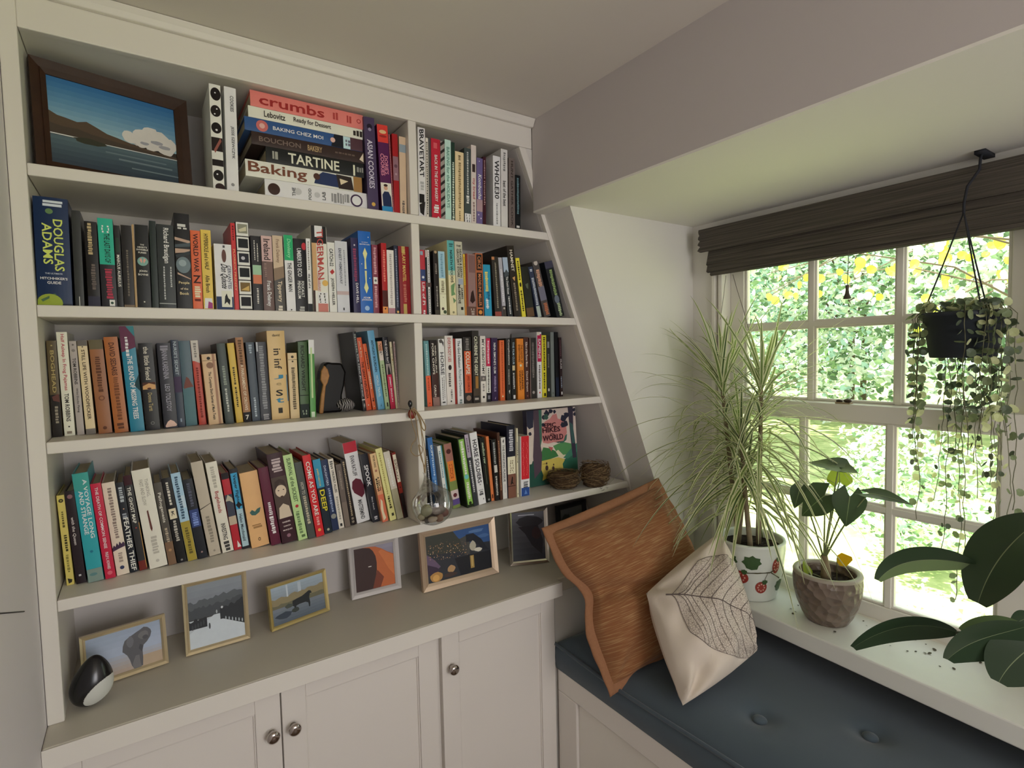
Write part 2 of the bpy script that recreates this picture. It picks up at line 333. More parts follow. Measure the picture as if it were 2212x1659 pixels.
def book(loc, roty, w, H, D, color, label, group, decor=(), gloss=True, rotz=0, tall=False, side=None):
    """a book: cover with its printed spine, page block and lettering; local x across the spine, z up, y into the shelf"""
    rt = thing('book', label, 'book', loc, (0, roty, rotz), group)
    bulge = .03*w
    mats = [cloth(color, gloss)]; idx = {color: 0}
    def mi(c):
        if c not in idx: idx[c] = len(mats); mats.append(ink(c))
        return idx[c]
    def sy(x): return -bulge*(1-(2*x/w)**2)
    cv = MB(); t = .0022; n = 8
    # spine shell
    out = [(-w/2 + w*i/n, sy(-w/2+w*i/n)) for i in range(n+1)]
    prof = [(-w/2, D)] + out + [(w/2, D), (w/2-t, D), (w/2-t, .003)] + [(-w/2+t, .003), (-w/2+t, D)]
    cv.prism(prof, 'z', 0, H)
    lv = .0002
    def strip(s0, s1, t0, t1, m, off):
        k = 6
        vs = []; fs = []
        for i in range(k+1):
            x = (-.5+lerp(s0, s1, i/k))*w; vs += [(x, sy(x)-off, H*(1-t1)), (x, sy(x)-off, H*(1-t0))]
        for i in range(k): fs.append((2*i, 2*i+2, 2*i+3, 2*i+1))
        cv.add(vs, fs, m)
    lts = []
    for k, d in enumerate(decor):
        off = lv*(k+1)*.5+.0002
        if d[0] == 'b':
            s0, s1 = (d[4], d[5]) if len(d) > 4 else (.01, .99)
            strip(s0, s1, d[1], d[2], mi(d[3]), off)
        elif d[0] == 'o':
            cx = (-.5+(d[4] if len(d) > 4 else .5))*w; cz = H*(1-d[1]); r = d[3]*w/2; ry = r*(d[5] if len(d) > 5 else 1)
            vs = [(cx+r*math.cos(a*math.pi/10), 0, cz+ry*math.sin(a*math.pi/10)) for a in range(20)]
            vs = [(max(-w/2, min(w/2, x)), sy(max(-w/2, min(w/2, x)))-off, max(.0002, min(H-.0002, z))) for x, _, z in vs]; vs = [(x, y-bulge*.25, z) for x, y, z in vs]; vs.append((cx, sy(cx)-off-bulge*.25, cz))
            cv.add(vs, [(20, a, (a+1) % 20) for a in range(20)], mi(d[2]))
        elif d[0] == 'p':
            vs = [((-.5+a)*w, -bulge-off-.00005, H*(1-b)) for a, b in d[1]]; cv.add(vs, [tuple(range(len(vs)))], mi(d[2]))
        elif d[0] == 'x':      # lines of print too small to read
            s = d[4] if len(d) > 4 else .5; rr = random.Random(int(d[1]*1000)); z = d[1]; hw = d[5] if len(d) > 5 else .09
            while z < d[2]:
                l = rr.uniform(.012, .03); x0 = s-hw+rr.uniform(0, hw*.4); x1 = s+hw-rr.uniform(0, hw*.4)
                cv.add([((-.5+a)*w, sy((-.5+a)*w)-off, H*(1-b)) for a, b in ((x0, z+l), (x1, z+l), (x1, z), (x0, z))], [(0, 1, 2, 3)], mi(d[3])); z += l+.008
        elif d[0] in 'vhu':
            vs, fs, tw, th = text_mesh(d[1])
            if not vs: continue
            if d[0] == 'h':
                t_, c = d[2], d[3]; wf = d[4] if len(d) > 4 else .8; sc = wf*w/tw; hh = d[5] if len(d) > 5 else 0
                kz = hh*H/th if hh else sc
                q = [(x*sc, y*kz+H*(1-t_)) for x, y in vs]; shf = 0
            else:
                t0, t1, c = d[2], d[3], d[4]; s = d[5] if len(d) > 5 else .5; hf = d[6] if len(d) > 6 else .55; sh = d[7] if len(d) > 7 else 0
                L = (t1-t0)*H; sx = L/tw; sy_ = min(hf*w/th, sx*1.9)
                sg = -1 if d[0] == 'v' else 1
                q = [((-.5+s)*w - sg*y*sy_, H*(1-(t0+t1)/2) + sg*(x*sx + sh*y*sy_)) for x, y in vs]
            pv = []
            for x, z in q:
                xx = max(-w/2, min(w/2, x)); pv.append((xx, sy(xx)-off-.0006, z))
            lts.append((MB().add(pv, fs), ink(c)))
    cv.build('cover', mats, rt, local=True)
    pb = MB(); a = w/2-t-.0004; pb.prism([(-a, .004), (a, .004), (a, D-.004), (0, D-.0065), (-a, D-.004)], 'z', .003, H-.0035); pb.build('page_block', PAGE, rt, local=True)
    for lt, lm in lts: lt.build('lettering', lm, rt, local=True)
    NB[0] += 1
    return rt

def interp(tab, u):
    for (a, b), (c, d) in zip(tab, tab[1:]):
        if u <= c: return b + (d-b)*(u-a)/(c-a)
    return tab[-1][1]
def row(zs, yref, group, shelf, xlo, xhi, books, yb=None, first='at its outer end', rake=False):
    out = []
    for B in books:
        xb0, xb1, xt0, yt = B[0]; um = (xb0+xb1)/2
        if yb: P = at(um, interp(yb, um), z=zs); y = max(.012, min(P.y, .15))
        else: y = yref
        if len(B) > 5 and isinstance(B[-1], float): y += B[-1]
        # base corners on the shelf at depth y: slide along the shelf line
        def bx(u):
            lo, hi = -.5, 2.5
            for _ in range(40):
                m = (lo+hi)/2; d = Vector((m, y, zs))-CAM; uu = IW/2 + FPX*d.dot(RT)/d.dot(FW)
                lo, hi = (m, hi) if uu < u else (lo, m)
            return lo
        a, b = bx(xb0), bx(xb1); T = at(xt0, yt, y=y)
        out.append([a, b, y, T.x, T.z-zs, B])
    # lean shared with the neighbours, then push apart
    th = [math.atan2(o[3]-o[0], o[4]) for o in out]
    ts = [.5*th[i] + .25*th[max(0, i-1)] + .25*th[min(len(th)-1, i+1)] for i in range(len(th))]
    ts = [max(-.36, min(.13, t)) for t in ts]
    ztop = {ZS[0]: ZTOP, ZS[1]: ZS[0]-TH, ZS[2]: ZS[1]-TH, ZS[3]: ZS[2]-TH}[zs]
    for o in out: o[4] = min(o[4], ztop-zs-.006)
    e0, eh, pt = xlo, 0., 0.; res = []; prev = None
    for i, o in enumerate(out):
        a, b, y, _, H, B = o; t = ts[i]; w = max(.006, b-a)
        for _ in range(2):
            sh = max(0, e0+.0004-a)
            if prev is None: sh = max(sh, xlo+.001-(a+H*math.tan(t)))
            if prev is not None:
                h = min(H, prev[1])*math.cos(t)
                sh = max(sh, e0 + h*math.tan(pt) + .0006 - (a + h*math.tan(t)))
            a += sh; b = max(b, a+w*.72)
        w = b-a
        res.append([a, b, y, t, H, B]); e0, pt, prev = b, t, (w, H)
    # keep inside the far end: squeeze leftwards
    over = res[-1][1] + max(0, math.tan(res[-1][3])*res[-1][4]) - xhi
    if rake: over = max(r[1]+max(0, math.tan(r[3])*r[4]) - min(xin(zs), xin(zs+r[4])-math.tan(r[3])*r[4]) + .004 for r in res)
    if over > 0:
        k = (xhi-over-.0+0 - 0)  # shrink the row evenly
        x0 = res[0][0]; f = (res[-1][1]-over-x0)/(res[-1][1]-x0)
        for r in res: r[0] = x0+(r[0]-x0)*f; r[1] = x0+(r[1]-x0)*f
    for i, (a, b, y, t, H, B) in enumerate(res):
        w = (b-a-.0004)*math.cos(t); color, short, rest = B[1], B[2], B[3]; dec = B[4] if len(B) > 4 and not isinstance(B[4], float) else ()
        H = H/math.cos(t); xm = (a+b)/2
        nb = 'right of the '+books[i-1][2] if i else first
        label = (short+' '+rest if rest else short) + ', ' + shelf + ', ' + nb
        D = min(max(.105, .68*H), YB-.008-y)
        if y+D > .28: D = .28-y
        book((xm, y, zs+.0004+abs(math.sin(t))*w/2), t, w, H, D, color, label, group, dec)

W_, K_ = 'f0ece2', '16161a'
# top shelf, wide bay
row(ZS[0], .02, 'books on the top shelf', 'top shelf', .30, .455, [
 ((460.8,485.6,449.4,179.8), 'e8dfd0', 'white book', 'with black cookie drawings', [('o',.09,'231a18',.9,.55,1.4),('o',.25,'231a18',.9,.5,1.25),('o',.41,'231a18',.9,.5,1.2),('b',.5,.63,'2a1d1a'),('p',[(.2,.62),(.8,.5),(.9,.53),(.3,.65)],'8a5248'),('b',.71,.77,'231a18'),('o',.86,'231a18',.9,.5,1.2),('o',.97,'3a2420',.85,.6,.9),('o',.08,'efe6d8',.14,.5),('o',.23,'efe6d8',.14,.6),('o',.28,'efe6d8',.14,.4),('o',.43,'efe6d8',.2,.5),('o',.85,'efe6d8',.16,.4)]),
 ((490.6,516.3,484.6,186.8), 'e6e4e4', 'plain white book', 'with small grey capitals', [('v','COOKIES',.08,.23,'55555a',.62,.3),('v','JESSE SZEWCZYK',.37,.68,'55555a',.6,.3),('o',.93,'8a8a8a',.3)]),
], first='first beside the lake picture')
# flat pile of cookbooks
def flat(u0, v0, u1, zt, zb, color, label, dec, y=.03, D=.2):
    xl = at(u0, v0, y=y).x; xr = at(u1, v0+ (u1-u0)*.22, y=y).x; w = zt-zb-.0006
    book((xr, y, (zt+zb)/2), -math.pi/2, w, xr-xl, D, color, label, 'flat pile of cookbooks', dec)
_yl = .03
def zpx(u, v): return at(u, v, y=_yl).z
_zs = [ZS[0]+.0006]
_px = [(655, 405), (640, 373), (640, 340), (655, 310), (640, 277), (640, 247.6), (650, 219.5)]
zz = [ZS[0]+.0006] + [zpx(u, v) for u, v in [(660, 398.5), (640, 360.5), (655, 330.5), (655, 304), (655, 276), (655, 252.5), (655, 219.5)]]
PILE = 'flat on the top shelf'
flat(571, 384, 795, zz[1], zz[0], 'ecebe8', 'thick white book with brown and purple discs, bottom of the flat pile', [('o',.08,'4a3028',.62),('h','THE',.26,'555555',.46),('h','FOOD',.41,'555555',.62),('h','LAB',.545,'555555',.46),('x',.62,.78,'888888',.5,.3),('o',.875,'4b3554',.72),('o',.875,'eeece8',.54),('o',.3,'bbbbbb',.36,.55),('o',.48,'bbbbbb',.3,.5)])
flat(530, 360, 782, zz[2], zz[1], 'e9e0cd', 'white book with large brown title and navy photograph, second from pile bottom', [('v','Baking',.02,.50,'7a4a35',.5,.8),('p',[(.15,.56),(.6,.58),(.95,.64),(.9,.76),(.1,.80)],'2c3c66'),('o',.585,'5a3b30',.42,.6),('p',[(.05,.78),(.95,.76),(.9,.9),(.05,.92)],'3b2f2a'),('p',[(.3,.8),(.7,.79),(.6,.87)],'d8c9a8'),('b',.92,1,'9a7443')])
flat(574, 327, 786, zz[3], zz[2], '2c2f2e', 'black book with bold cream capitals, third from pile bottom', [('v','TARTINE',.21,.73,'ece0c4',.5,.68),('x',.06,.12,'9a9a90',.5,.3),('b',.88,.90,'e8dcc0',.05,.8),('x',.92,.98,'8a8a84',.5,.2)])
flat(543, 297, 787, zz[4], zz[3], '453430', 'dark brown cookbook with faint grey capitals in the middle of the pile', [('v','BOUCHON',.06,.41,'77675f',.5,.4),('v','BAKERY',.47,.60,'b59b72',.5,.5),('x',.72,.9,'6b5a50',.55,.08),('p',[(.1,.99),(.9,.99),(.3,.95)],'d9cbb0')])
flat(528, 266, 783, zz[5], zz[4], '35578a', 'blue cookbook with pink disc and white capitals in the flat pile', [('o',.135,'c26a66',.85),('o',.135,'e0aaa0',.4),('v','BAKING CHEZ MOI',.22,.64,'dfe4ea',.5,.28),('p',[(.0,.71),(1,.74),(1,.82),(0,.82)],'20232e'),('o',.725,'d6b0a6',.4,.5),('b',.82,.885,'b8d4e0'),('b',.885,1,'5a3c44'),('x',.84,.87,'666677',.5,.3)])
flat(536, 240, 783, zz[6], zz[5], 'efe3ca', 'thin cream cookbook with black lettering just below the coral book', [('v','Lebovitz',.125,.30,'3b332c',.52,.55),('v','Ready for Dessert',.37,.70,'3b332c',.52,.55),('x',.91,.98,'3b332c',.5,.3)])
flat(540, 208, 784, zz[7], zz[6], 'd97c74', 'thick coral cookbook with red lower case title, topmost of the pile', [('v','crumbs',.07,.63,'9c2a28',.5,.62),('x',.71,.76,'a8403c',.5,.3),('x',.84,.87,'a8403c',.5,.3),('o',.955,'a03030',.3),('o',.955,'d97c74',.2)])
row(ZS[0], .02, 'books on the top shelf', 'top shelf', at(788, 440, y=.02).x, XD0, [
 ((796,821,786,251.5), '4f4262', 'dusky purple cookbook', 'with pale capitals', [('v','ASIAN COOKIES',.24,.76,'c9c3d2',.45,.5),('o',.93,'c9a050',.36),('o',.1,'2c2238',.5),('o',.13,'8d84a0',.3)]),
 ((828.5,853.8,815.4,268.4), '5d2458', 'violet cookbook', 'with orange top and portrait', [('b',0,.2,'cf3c33'),('o',.08,'e8b080',.66,.5,.5),('o',.13,'9c2a26',.7,.5,.3),('v',"DORIE'S",.35,.56,'d98aa0',.66,.34),('v','COOKIES',.33,.58,'d98aa0',.3,.34),('b',.66,.93,'d9d2c6'),('p',[(.12,.93),(.1,.8),(.3,.76),(.7,.76),(.9,.82),(.92,.93)],'25335c'),('o',.72,'c89a80',.36,.45,1.1),('o',.69,'4a2f26',.38,.45,.6),('b',.93,1,'2f86b8')]),
 ((854.2,857.2,842,291), 'a8616a', 'thin rose book', 'with dark squiggles', [('x',.05,.95,'6b2a35',.5,.2)]),
 ((857.4,870.6,853,290), 'a01f24', 'deep red book', 'with mottled grey band', [('b',.28,.58,'8b6670'),('o',.4,'6b4a55',.6),('o',.5,'a88a90',.4)]),
 ((871,886.5,868.5,296), 'cdb496', 'beige book', 'against the divider', [('b',.1,.2,'8a98a0'),('x',.82,.98,'6a6058',.5,.2)]),
], first='right of the flat pile')
# top shelf, narrow bay
row(ZS[0], .02, 'books on the top shelf', 'top shelf', XD1, 9, rake=True, books=[
 ((904.7,920.5,901.3,270), 'd6d4d4', 'tall grey book', 'with black slanted capitals', [('v','BRAVETART',.02,.55,'1c1c1e',.5,.6,-.25),('b',.74,.84,'26231f',.1,.8),('p',[(.1,.86),(.9,.82),(.7,.98),(.2,.95)],'2b2724'),('x',.6,.7,'a8a8a8',.5,.3)]),
 ((920.9,926.8,919.4,297.8), 'd8d2c6', 'thin whitish book', 'with dense black print', [('x',.05,.95,'4a4540',.5,.25)]),
 ((927.3,932.5,925,297), '565656', 'thin charcoal book', 'without lettering', []),
 ((932.9,952.8,930,298.3), 'b8283a', 'crimson cookbook', 'with white capitals', [('v','BACK IN THE DAY BAKERY',.2,.78,'ecd8d4',.5,.32),('b',.05,.12,'cf5a62',.25,.65),('x',.82,.92,'ecd8d4',.5,.3),('p',[(.5,.99),(.7,.96),(.9,.99)],'ecd8d4')]),
 ((952.8,961.9,951,304.6), '9a928a', 'slim book', 'with dark slanting stripes', [('p',[(0,k*.1+.03),(1,k*.1-.02),(1,k*.1+.02),(0,k*.1+.07)],'3a3430') for k in range(10)]),
 ((961.9,975.4,960,301), 'b9dccb', 'mint book', 'with green capitals', [('v','BAKING for the HOLIDAYS',.09,.84,'5f8f7e',.5,.5)]),
 ((975.9,983.3,974.7,307), '2f4a3c', 'thin dark green book', 'with pale specks', [('x',.25,.98,'c8d4c4',.5,.3)]),
 ((983.3,1002.3,983.3,327), 'dcc59a', 'short cream book', 'with fine brown capitals', [('x',.05,.12,'6a5638',.5,.16),('x',.15,.8,'8a744e',.5,.16),('x',.84,.97,'8a744e',.5,.1)]),
 ((1004,1017.7,1001.9,319), '4c5654', 'slate grey book', 'with white library sticker', [('x',.05,.6,'b8bcb8',.5,.15),('b',.87,.99,'e8e6e0'),('x',.88,.98,'555555',.5,.3),('x',.63,.72,'d8d8d4',.5,.25)]),
 ((1018,1029,1017.7,313), 'cfc4bc', 'pale pinkish book', 'with red lettering', [('v','my bread',.42,.68,'a84848',.5,.6),('b',.24,.34,'4a3a36',.2,.8),('x',.72,.95,'8a7470',.5,.2)]),
 ((1029.7,1042.6,1030,340.8), '6a5f8c', 'mottled lilac book', 'with white script', [('v','Kombucha',.25,.62,'efeaf4',.5,.55,.2),('b',.62,.8,'a58a90'),('o',.85,'d8d2e8',.2,.3),('o',.9,'d8d2e8',.2,.7),('o',.05,'d8d2e8',.15,.4)]),
 ((1042.6,1050,1042.6,338.5), '4f2430', 'thin maroon book', 'with pale script', [('v','nourish',.35,.7,'c8a8a0',.5,.4),('x',.05,.3,'b89a98',.5,.15)]),
 ((1065.6,1081.4,1064,336), 'dcdcdc', 'thick silver white book', 'with bold thin letters', [('v','WHOLE30',.06,.6,'2c2c2e',.5,.62),('x',.66,.94,'909090',.5,.12)]),
 ((1082.8,1097,1082,321.5), 'cfcdc9', 'light grey book', 'with black lower case', [('v','best of the best',.4,.72,'2a2a2a',.5,.45),('x',.04,.25,'7a7a78',.5,.2)]),
 ((1099.5,1112.6,1099,340.8), '6f6560', 'taupe book', 'with spaced dark capitals', [('v','HUNT GATHER COOK',.04,.96,'40352f',.5,.35)]),
 ((1113.3,1124.4,1112.6,378), '1e2426', 'short black book', 'with faint teal letters', [('x',.05,.7,'6a8a90',.5,.2),('b',.92,.96,'c8c8c4',.2,.8)]),
], first='against the divider')
G2 = 'books on the second shelf'
row(ZS[1], .016, G2, 'second shelf', .0006, XD0, [
 ((77,157.5,64.4,422.6), '15315c', 'thick navy book', 'with lime lettering', [('v','DOUGLAS',.2,.68,'c6d267',.68,.28),('v','ADAMS',.24,.62,'c6d267',.36,.28),('h','THE ULTIMATE',.705,'b9c3d0',.5),('h',"HITCHHIKER'S",.75,'d8dde4',.78),('h','GUIDE',.79,'d8dde4',.4),('o',.98,'8fa038',.75,.35,.9),('b',.985,1,'10203c'),('p',[(.1,.95),(.5,.89),(.55,.9),(.15,.97)],'4a6a4a'),('o',.13,'5f7f50',.22,.45,.9),('x',.03,.07,'c8d0d8',.55,.3)]),
 ((163,182.9,153,454), '3a3c3a', 'charcoal hardcover', 'with white base mark', [('b',.9,1,'d8d8d4',.45,.52)]),
 ((191,218,182,477.8), '211d1b', 'black paperback', 'with gold capitals', [('x',.02,.38,'b3a078',.4,.2),('x',.5,.8,'6a5f58',.55,.2),('b',.88,1,'3a3a4c')]),
 ((220.8,254.3,207.3,470.5), '2d2a30', 'teal topped book', 'with crimson lower lettering', [('b',0,.52,'2ea78c'),('x',.08,.15,'dfeee8',.5,.3),('v','THE LAST DAYS OF',.17,.5,'1d3a34',.55,.4),('x',.57,.9,'a63248',.55,.25),('b',.92,.99,'e0dcd4',.5,.85),('o',.955,'3c5a4a',.2,.67)]),
 ((255.2,267.8,246,486.8), '2c2d2c', 'slim black book', 'with white name', [('v','MARCUS AURELIUS',.36,.75,'d6d4cc',.5,.5),('b',.15,.33,'33483c',.2,.8)]),
 ((268.8,292,259.7,486), '272320', 'brownish black book', 'with faint spine print', [('x',.3,.85,'6d6558',.5,.1),('b',.97,1,'7a6a58')]),
 ((292.3,297.7,283.2,485), 'a98c62', 'thin tan book', 'without lettering', []),
 ((298,327.5,289.5,485), '1f211f', 'black novel', 'with round landscape picture', [('h','THE',.24,'d8d6cc',.3),('h',"HEART'S",.27,'d8d6cc',.7),('h','INVISIBLE',.30,'d8d6cc',.85),('h','FURIES',.335,'d8d6cc',.6),('o',.44,'7ba39a',.8),('p',[(.25,.42),(.5,.39),(.75,.42),(.6,.46),(.4,.46)],'d69a8c'),('h','JOHN',.56,'d8d6cc',.6),('h','BOYNE',.6,'d8d6cc',.75),('o',.93,'d8d6cc',.12)]),
 ((329.3,343.8,322,477), '26352f', 'dark green book', 'with worn top', []),
 ((343.8,381.8,335.7,484), '353b3a', 'glossy grey book', 'with white serif name', [('v','Richard Brautigan',.04,.46,'d8d8d4',.5,.4),('x',.5,.9,'b8bab8',.35,.05),('x',.5,.75,'b8bab8',.75,.05),('b',.94,.95,'a8aca8')]),
 ((383.4,416.7,374,460), '1b1a1a', 'tallest black book', 'with silver curved artwork', [('x',.11,.16,'c8c8c4',.5,.35),('p',[(.0,.25),(1,.28),(1,.31),(.0,.28)],'b59a88'),('p',[(.0,.33),(1,.30),(1,.34),(.0,.36)],'4f5a60'),('p',[(.0,.37),(1,.37),(.9,.4),(.0,.42)],'b59a88'),('p',[(.0,.44),(.9,.39),(1,.42),(.1,.47)],'3c4448'),('o',.54,'6d7c82',.95,.5,1.3),('o',.52,'93a2a6',.5,.45),('p',[(.1,.62),(.95,.68),(.95,.69),(.1,.64)],'b59a88'),('h','People',.73,'e0c89a',.7),('h','of the',.79,'d8c8a8',.5),('h','Book',.84,'e0c89a',.6)]),
 ((417.5,439,411,497.5), 'd2633a', 'orange book', 'with bold black capitals', [('v','WORLD WAR',.04,.53,'43201a',.5,.5),('h','Z',.62,'43201a',.8,.1),('x',.71,.83,'f0d0b0',.5,.35),('b',.87,.9,'7a2a1c',.2,.8)]),
 ((439.5,462.3,430.9,495.9), 'dcbb52', 'yellow book', 'with handwritten black letters', [('v','HYPERBOLE and a HALF',.05,.5,'4a3c1c',.5,.42),('v','Allie Brosh',.57,.79,'4a3c1c',.5,.4),('p',[(.1,.99),(.15,.86),(.85,.86),(.9,.99)],'e8e4e0'),('p',[(.4,.99),(.5,.9),(.9,.92),(.9,.99)],'9a3f7c')]),
 ((468.5,506.2,462.3,526.3), 'eceae4', 'white and navy book', 'with ink rider drawing', [('b',.8,1,'31426a'),('v','CERVANTES',.32,.68,'5b6070',.82,.2),('v','Don Quixote',.31,.68,'2b2b2e',.5,.45,.3),('o',.18,'6b4a44',.26,.55,3.2),('b',.71,.96,'d8d8c8',.3,.9),('p',[(.45,.92),(.5,.8),(.6,.75),(.68,.82),(.8,.85),(.75,.93),(.6,.88)],'2b2b2e'),('b',.02,.055,'55555a',.5,.62)]),
 ((507,517.4,494,481.3), 'c03032', 'narrow scarlet book', 'with spaced orange letters', [('x',.03,.2,'7a1820',.5,.2),('v','FLORIDA FRENZY',.3,.78,'e8a070',.5,.42)]),
 ((517.6,546,508.7,478.5), '1f1f22', 'black snapshot book', '', [q for k in range(6) for q in (('b',.005+k*.165,.158+k*.165,'e6e0d2',.04,.97),('b',.025+k*.165,.128+k*.165,['8a8a78','23282a','2a2c3a','1f2426','7a6238','26242a'][k],.14,.9))]+[('p',[(.2,.09),(.8,.05),(.8,.1),(.3,.115)],'c8c4a8'),('o',.41,'b8b8c0',.3,.45),('p',[(.2,.77),(.8,.72),(.8,.78)],'c8a860')]),
 ((547.7,569.7,539.6,509), '242324', 'black novel', 'with small green picture', [('x',.06,.32,'d0ccc4',.35,.05),('x',.1,.32,'d0ccc4',.65,.05),('b',.39,.52,'9cc0a0',.1,.95),('b',.52,.64,'c87a5a',.1,.95),('x',.7,.9,'c8c4bc',.5,.1)]),
 ((570,594,563.2,509), '6b544e', 'pink topped book', 'with white serif title', [('b',0,.34,'c9aaa6'),('v','Ireland',.04,.32,'4a3a3a',.5,.6),('x',.36,.55,'8c746c',.5,.35),('v','Frank Delaney',.6,.94,'e8e0d8',.5,.5),('b',.34,.6,'77605a',.4,.95)]),
 ((595,617.7,586,508.4), '54504a', 'tan and grey book', 'with pale serif title', [('b',0,.55,'c9b49a'),('v','Frank Delaney',.05,.36,'8a705c',.45,.4),('p',[(0,.44),(1,.4),(1,.55),(0,.6)],'8a7662'),('v','Tipperary',.6,.88,'d8c8b0',.5,.5),('x',.93,.98,'d8d0c0',.5,.25)]),
 ((620,639.7,611.2,507.3), 'e8e6dc', 'green and white book', 'with black capitals', [('b',0,.33,'2aa66a'),('v','Donleavy',.05,.3,'8fd8a8',.5,.5,.2),('v','THE GINGER MAN',.36,.74,'3a3a36',.5,.45),('o',.98,'3a3a36',.16)]),
 ((639.9,666,633.6,515), '1d1c1e', 'black book', 'with red disc corner', [('v','UMBERTO ECO',.13,.52,'f0ece4',.42,.36),('v','FOUCAULT',.58,.8,'e0dcd4',.62,.24),('v','PENDULUM',.58,.82,'e0dcd4',.32,.24),('o',.1,'b8303c',.4,.85,1.6),('x',.93,.98,'a8a8a4',.5,.25)]),
 ((666.4,675.8,659.5,515), 'e2dfd6', 'narrow white book', 'with dark foot', [('x',.04,.42,'7a786e',.5,.15),('v','the all of it',.48,.68,'3a3836',.5,.5),('b',.89,1,'33363a')]),
 ((678,711.2,672.8,487), 'e4d8cc', 'tall cream hardcover', 'with large slanting letters', [('b',0,1,'4a3430',0,.14),('b',0,.2,'2c2c2c',.02,.98),('b',0,.13,'e6e2de',.22,.72),('b',.2,.75,'c8a070',.02,.3),('v','TIGERMAN',.04,.62,'b04a44',.55,.42,-.2),('v','NICK HARKAWAY',.56,.76,'b06060',.4,.35),('o',.66,'d8b060',.4,.8),('b',.77,.9,'eceae4',.3,.95),('x',.78,.89,'55524c',.6,.25),('b',.9,1,'c07a70',.3,.95)]),
 ((712,728.8,703.6,523), 'e9e2d2', 'cream book', 'with condensed black capitals', [('v','CATCH-22',.09,.34,'26241f',.5,.5),('p',[(.2,.42),(.6,.38),(.85,.42),(.5,.46)],'a83232'),('v','JOSEPH HELLER',.51,.9,'26241f',.5,.45)]),
 ((729.3,756.4,722.5,520.3), 'c5c7cd', 'pale grey book', 'with spaced grey capitals', [('v','ERNEST HEMINGWAY',.1,.6,'5a5f68',.38,.22),('x',.12,.6,'8b8f98',.72,.06),('b',.7,.75,'b9a5a5'),('o',.95,'4a4a4e',.12,.5,2)]),
 ((764.7,779.5,756.4,513.5), '332f5c', 'indigo book', 'with red script', [('v','DAVE HILL',.6,.87,'d8d6e0',.62,.36),('x',.14,.58,'8a3a5a',.5,.25),('b',.085,.105,'c8c4d0',.4,.6)]),
 ((779.8,806.9,771.5,498.4), '1f5fae', 'bright blue hardcover', 'with golden double arrow', [('h','THE ORPHAN',.135,'e8e4d8',.5),('h',"MASTER'S SON",.16,'e8e4d8',.8),('p',[(.5,.2),(.68,.27),(.55,.34),(.58,.46),(.42,.46),(.45,.34),(.32,.27)],'e8d89a'),('p',[(.42,.48),(.58,.48),(.55,.62),(.68,.69),(.5,.76),(.32,.69),(.45,.62)],'e8d89a'),('h','ADAM',.81,'e8e4d8',.55),('h','JOHNSON',.84,'e8e4d8',.8),('o',.94,'9ab8d8',.38),('o',.07,'d8e4f0',.08,.8),('o',.4,'d8e4f0',.08,.2),('o',.57,'d8e4f0',.08,.8)]),
 ((806.9,819.7,803.1,528.6), '823a4c', 'plum red book', 'with mid white emblem', [('x',.04,.42,'c89aa0',.5,.25),('b',.47,.57,'d8d6d0',.15,.85),('o',.52,'6a6a68',.4),('x',.6,.92,'c89aa0',.5,.25)]),
 ((827.2,838.5,822,524.8), 'a81d20', 'scarlet book', 'with orange foot label', [('x',.1,.55,'d87a6c',.5,.22),('b',.67,.9,'5c2420'),('b',.9,1,'d68a4c'),('o',.93,'4a2a1c',.3)]),
 ((839,854.4,835.5,539.9), 'd9d4ce', 'white paperback', 'with mauve foot', [('x',.06,.85,'a8a09c',.5,.18),('b',.91,1,'a87a82')]),
 ((854.8,864.2,848.3,530), '2e3348', 'slim dark navy book', 'with tan dot', [('x',.05,.9,'8890a4',.5,.18),('o',.97,'d6a860',.6)]),
 ((865.4,888.3,859.6,531.6), '8c1a22', 'deep red book', 'with gold capitals', [('b',0,1,'b39a58',.3,.62),('b',.1,.85,'9a2a2c',.3,.62),('v','HILARY MANTEL',.05,.52,'c9b060',.48,.3),('x',.56,.8,'b06a58',.5,.15)]),
], first='against the outer stile')
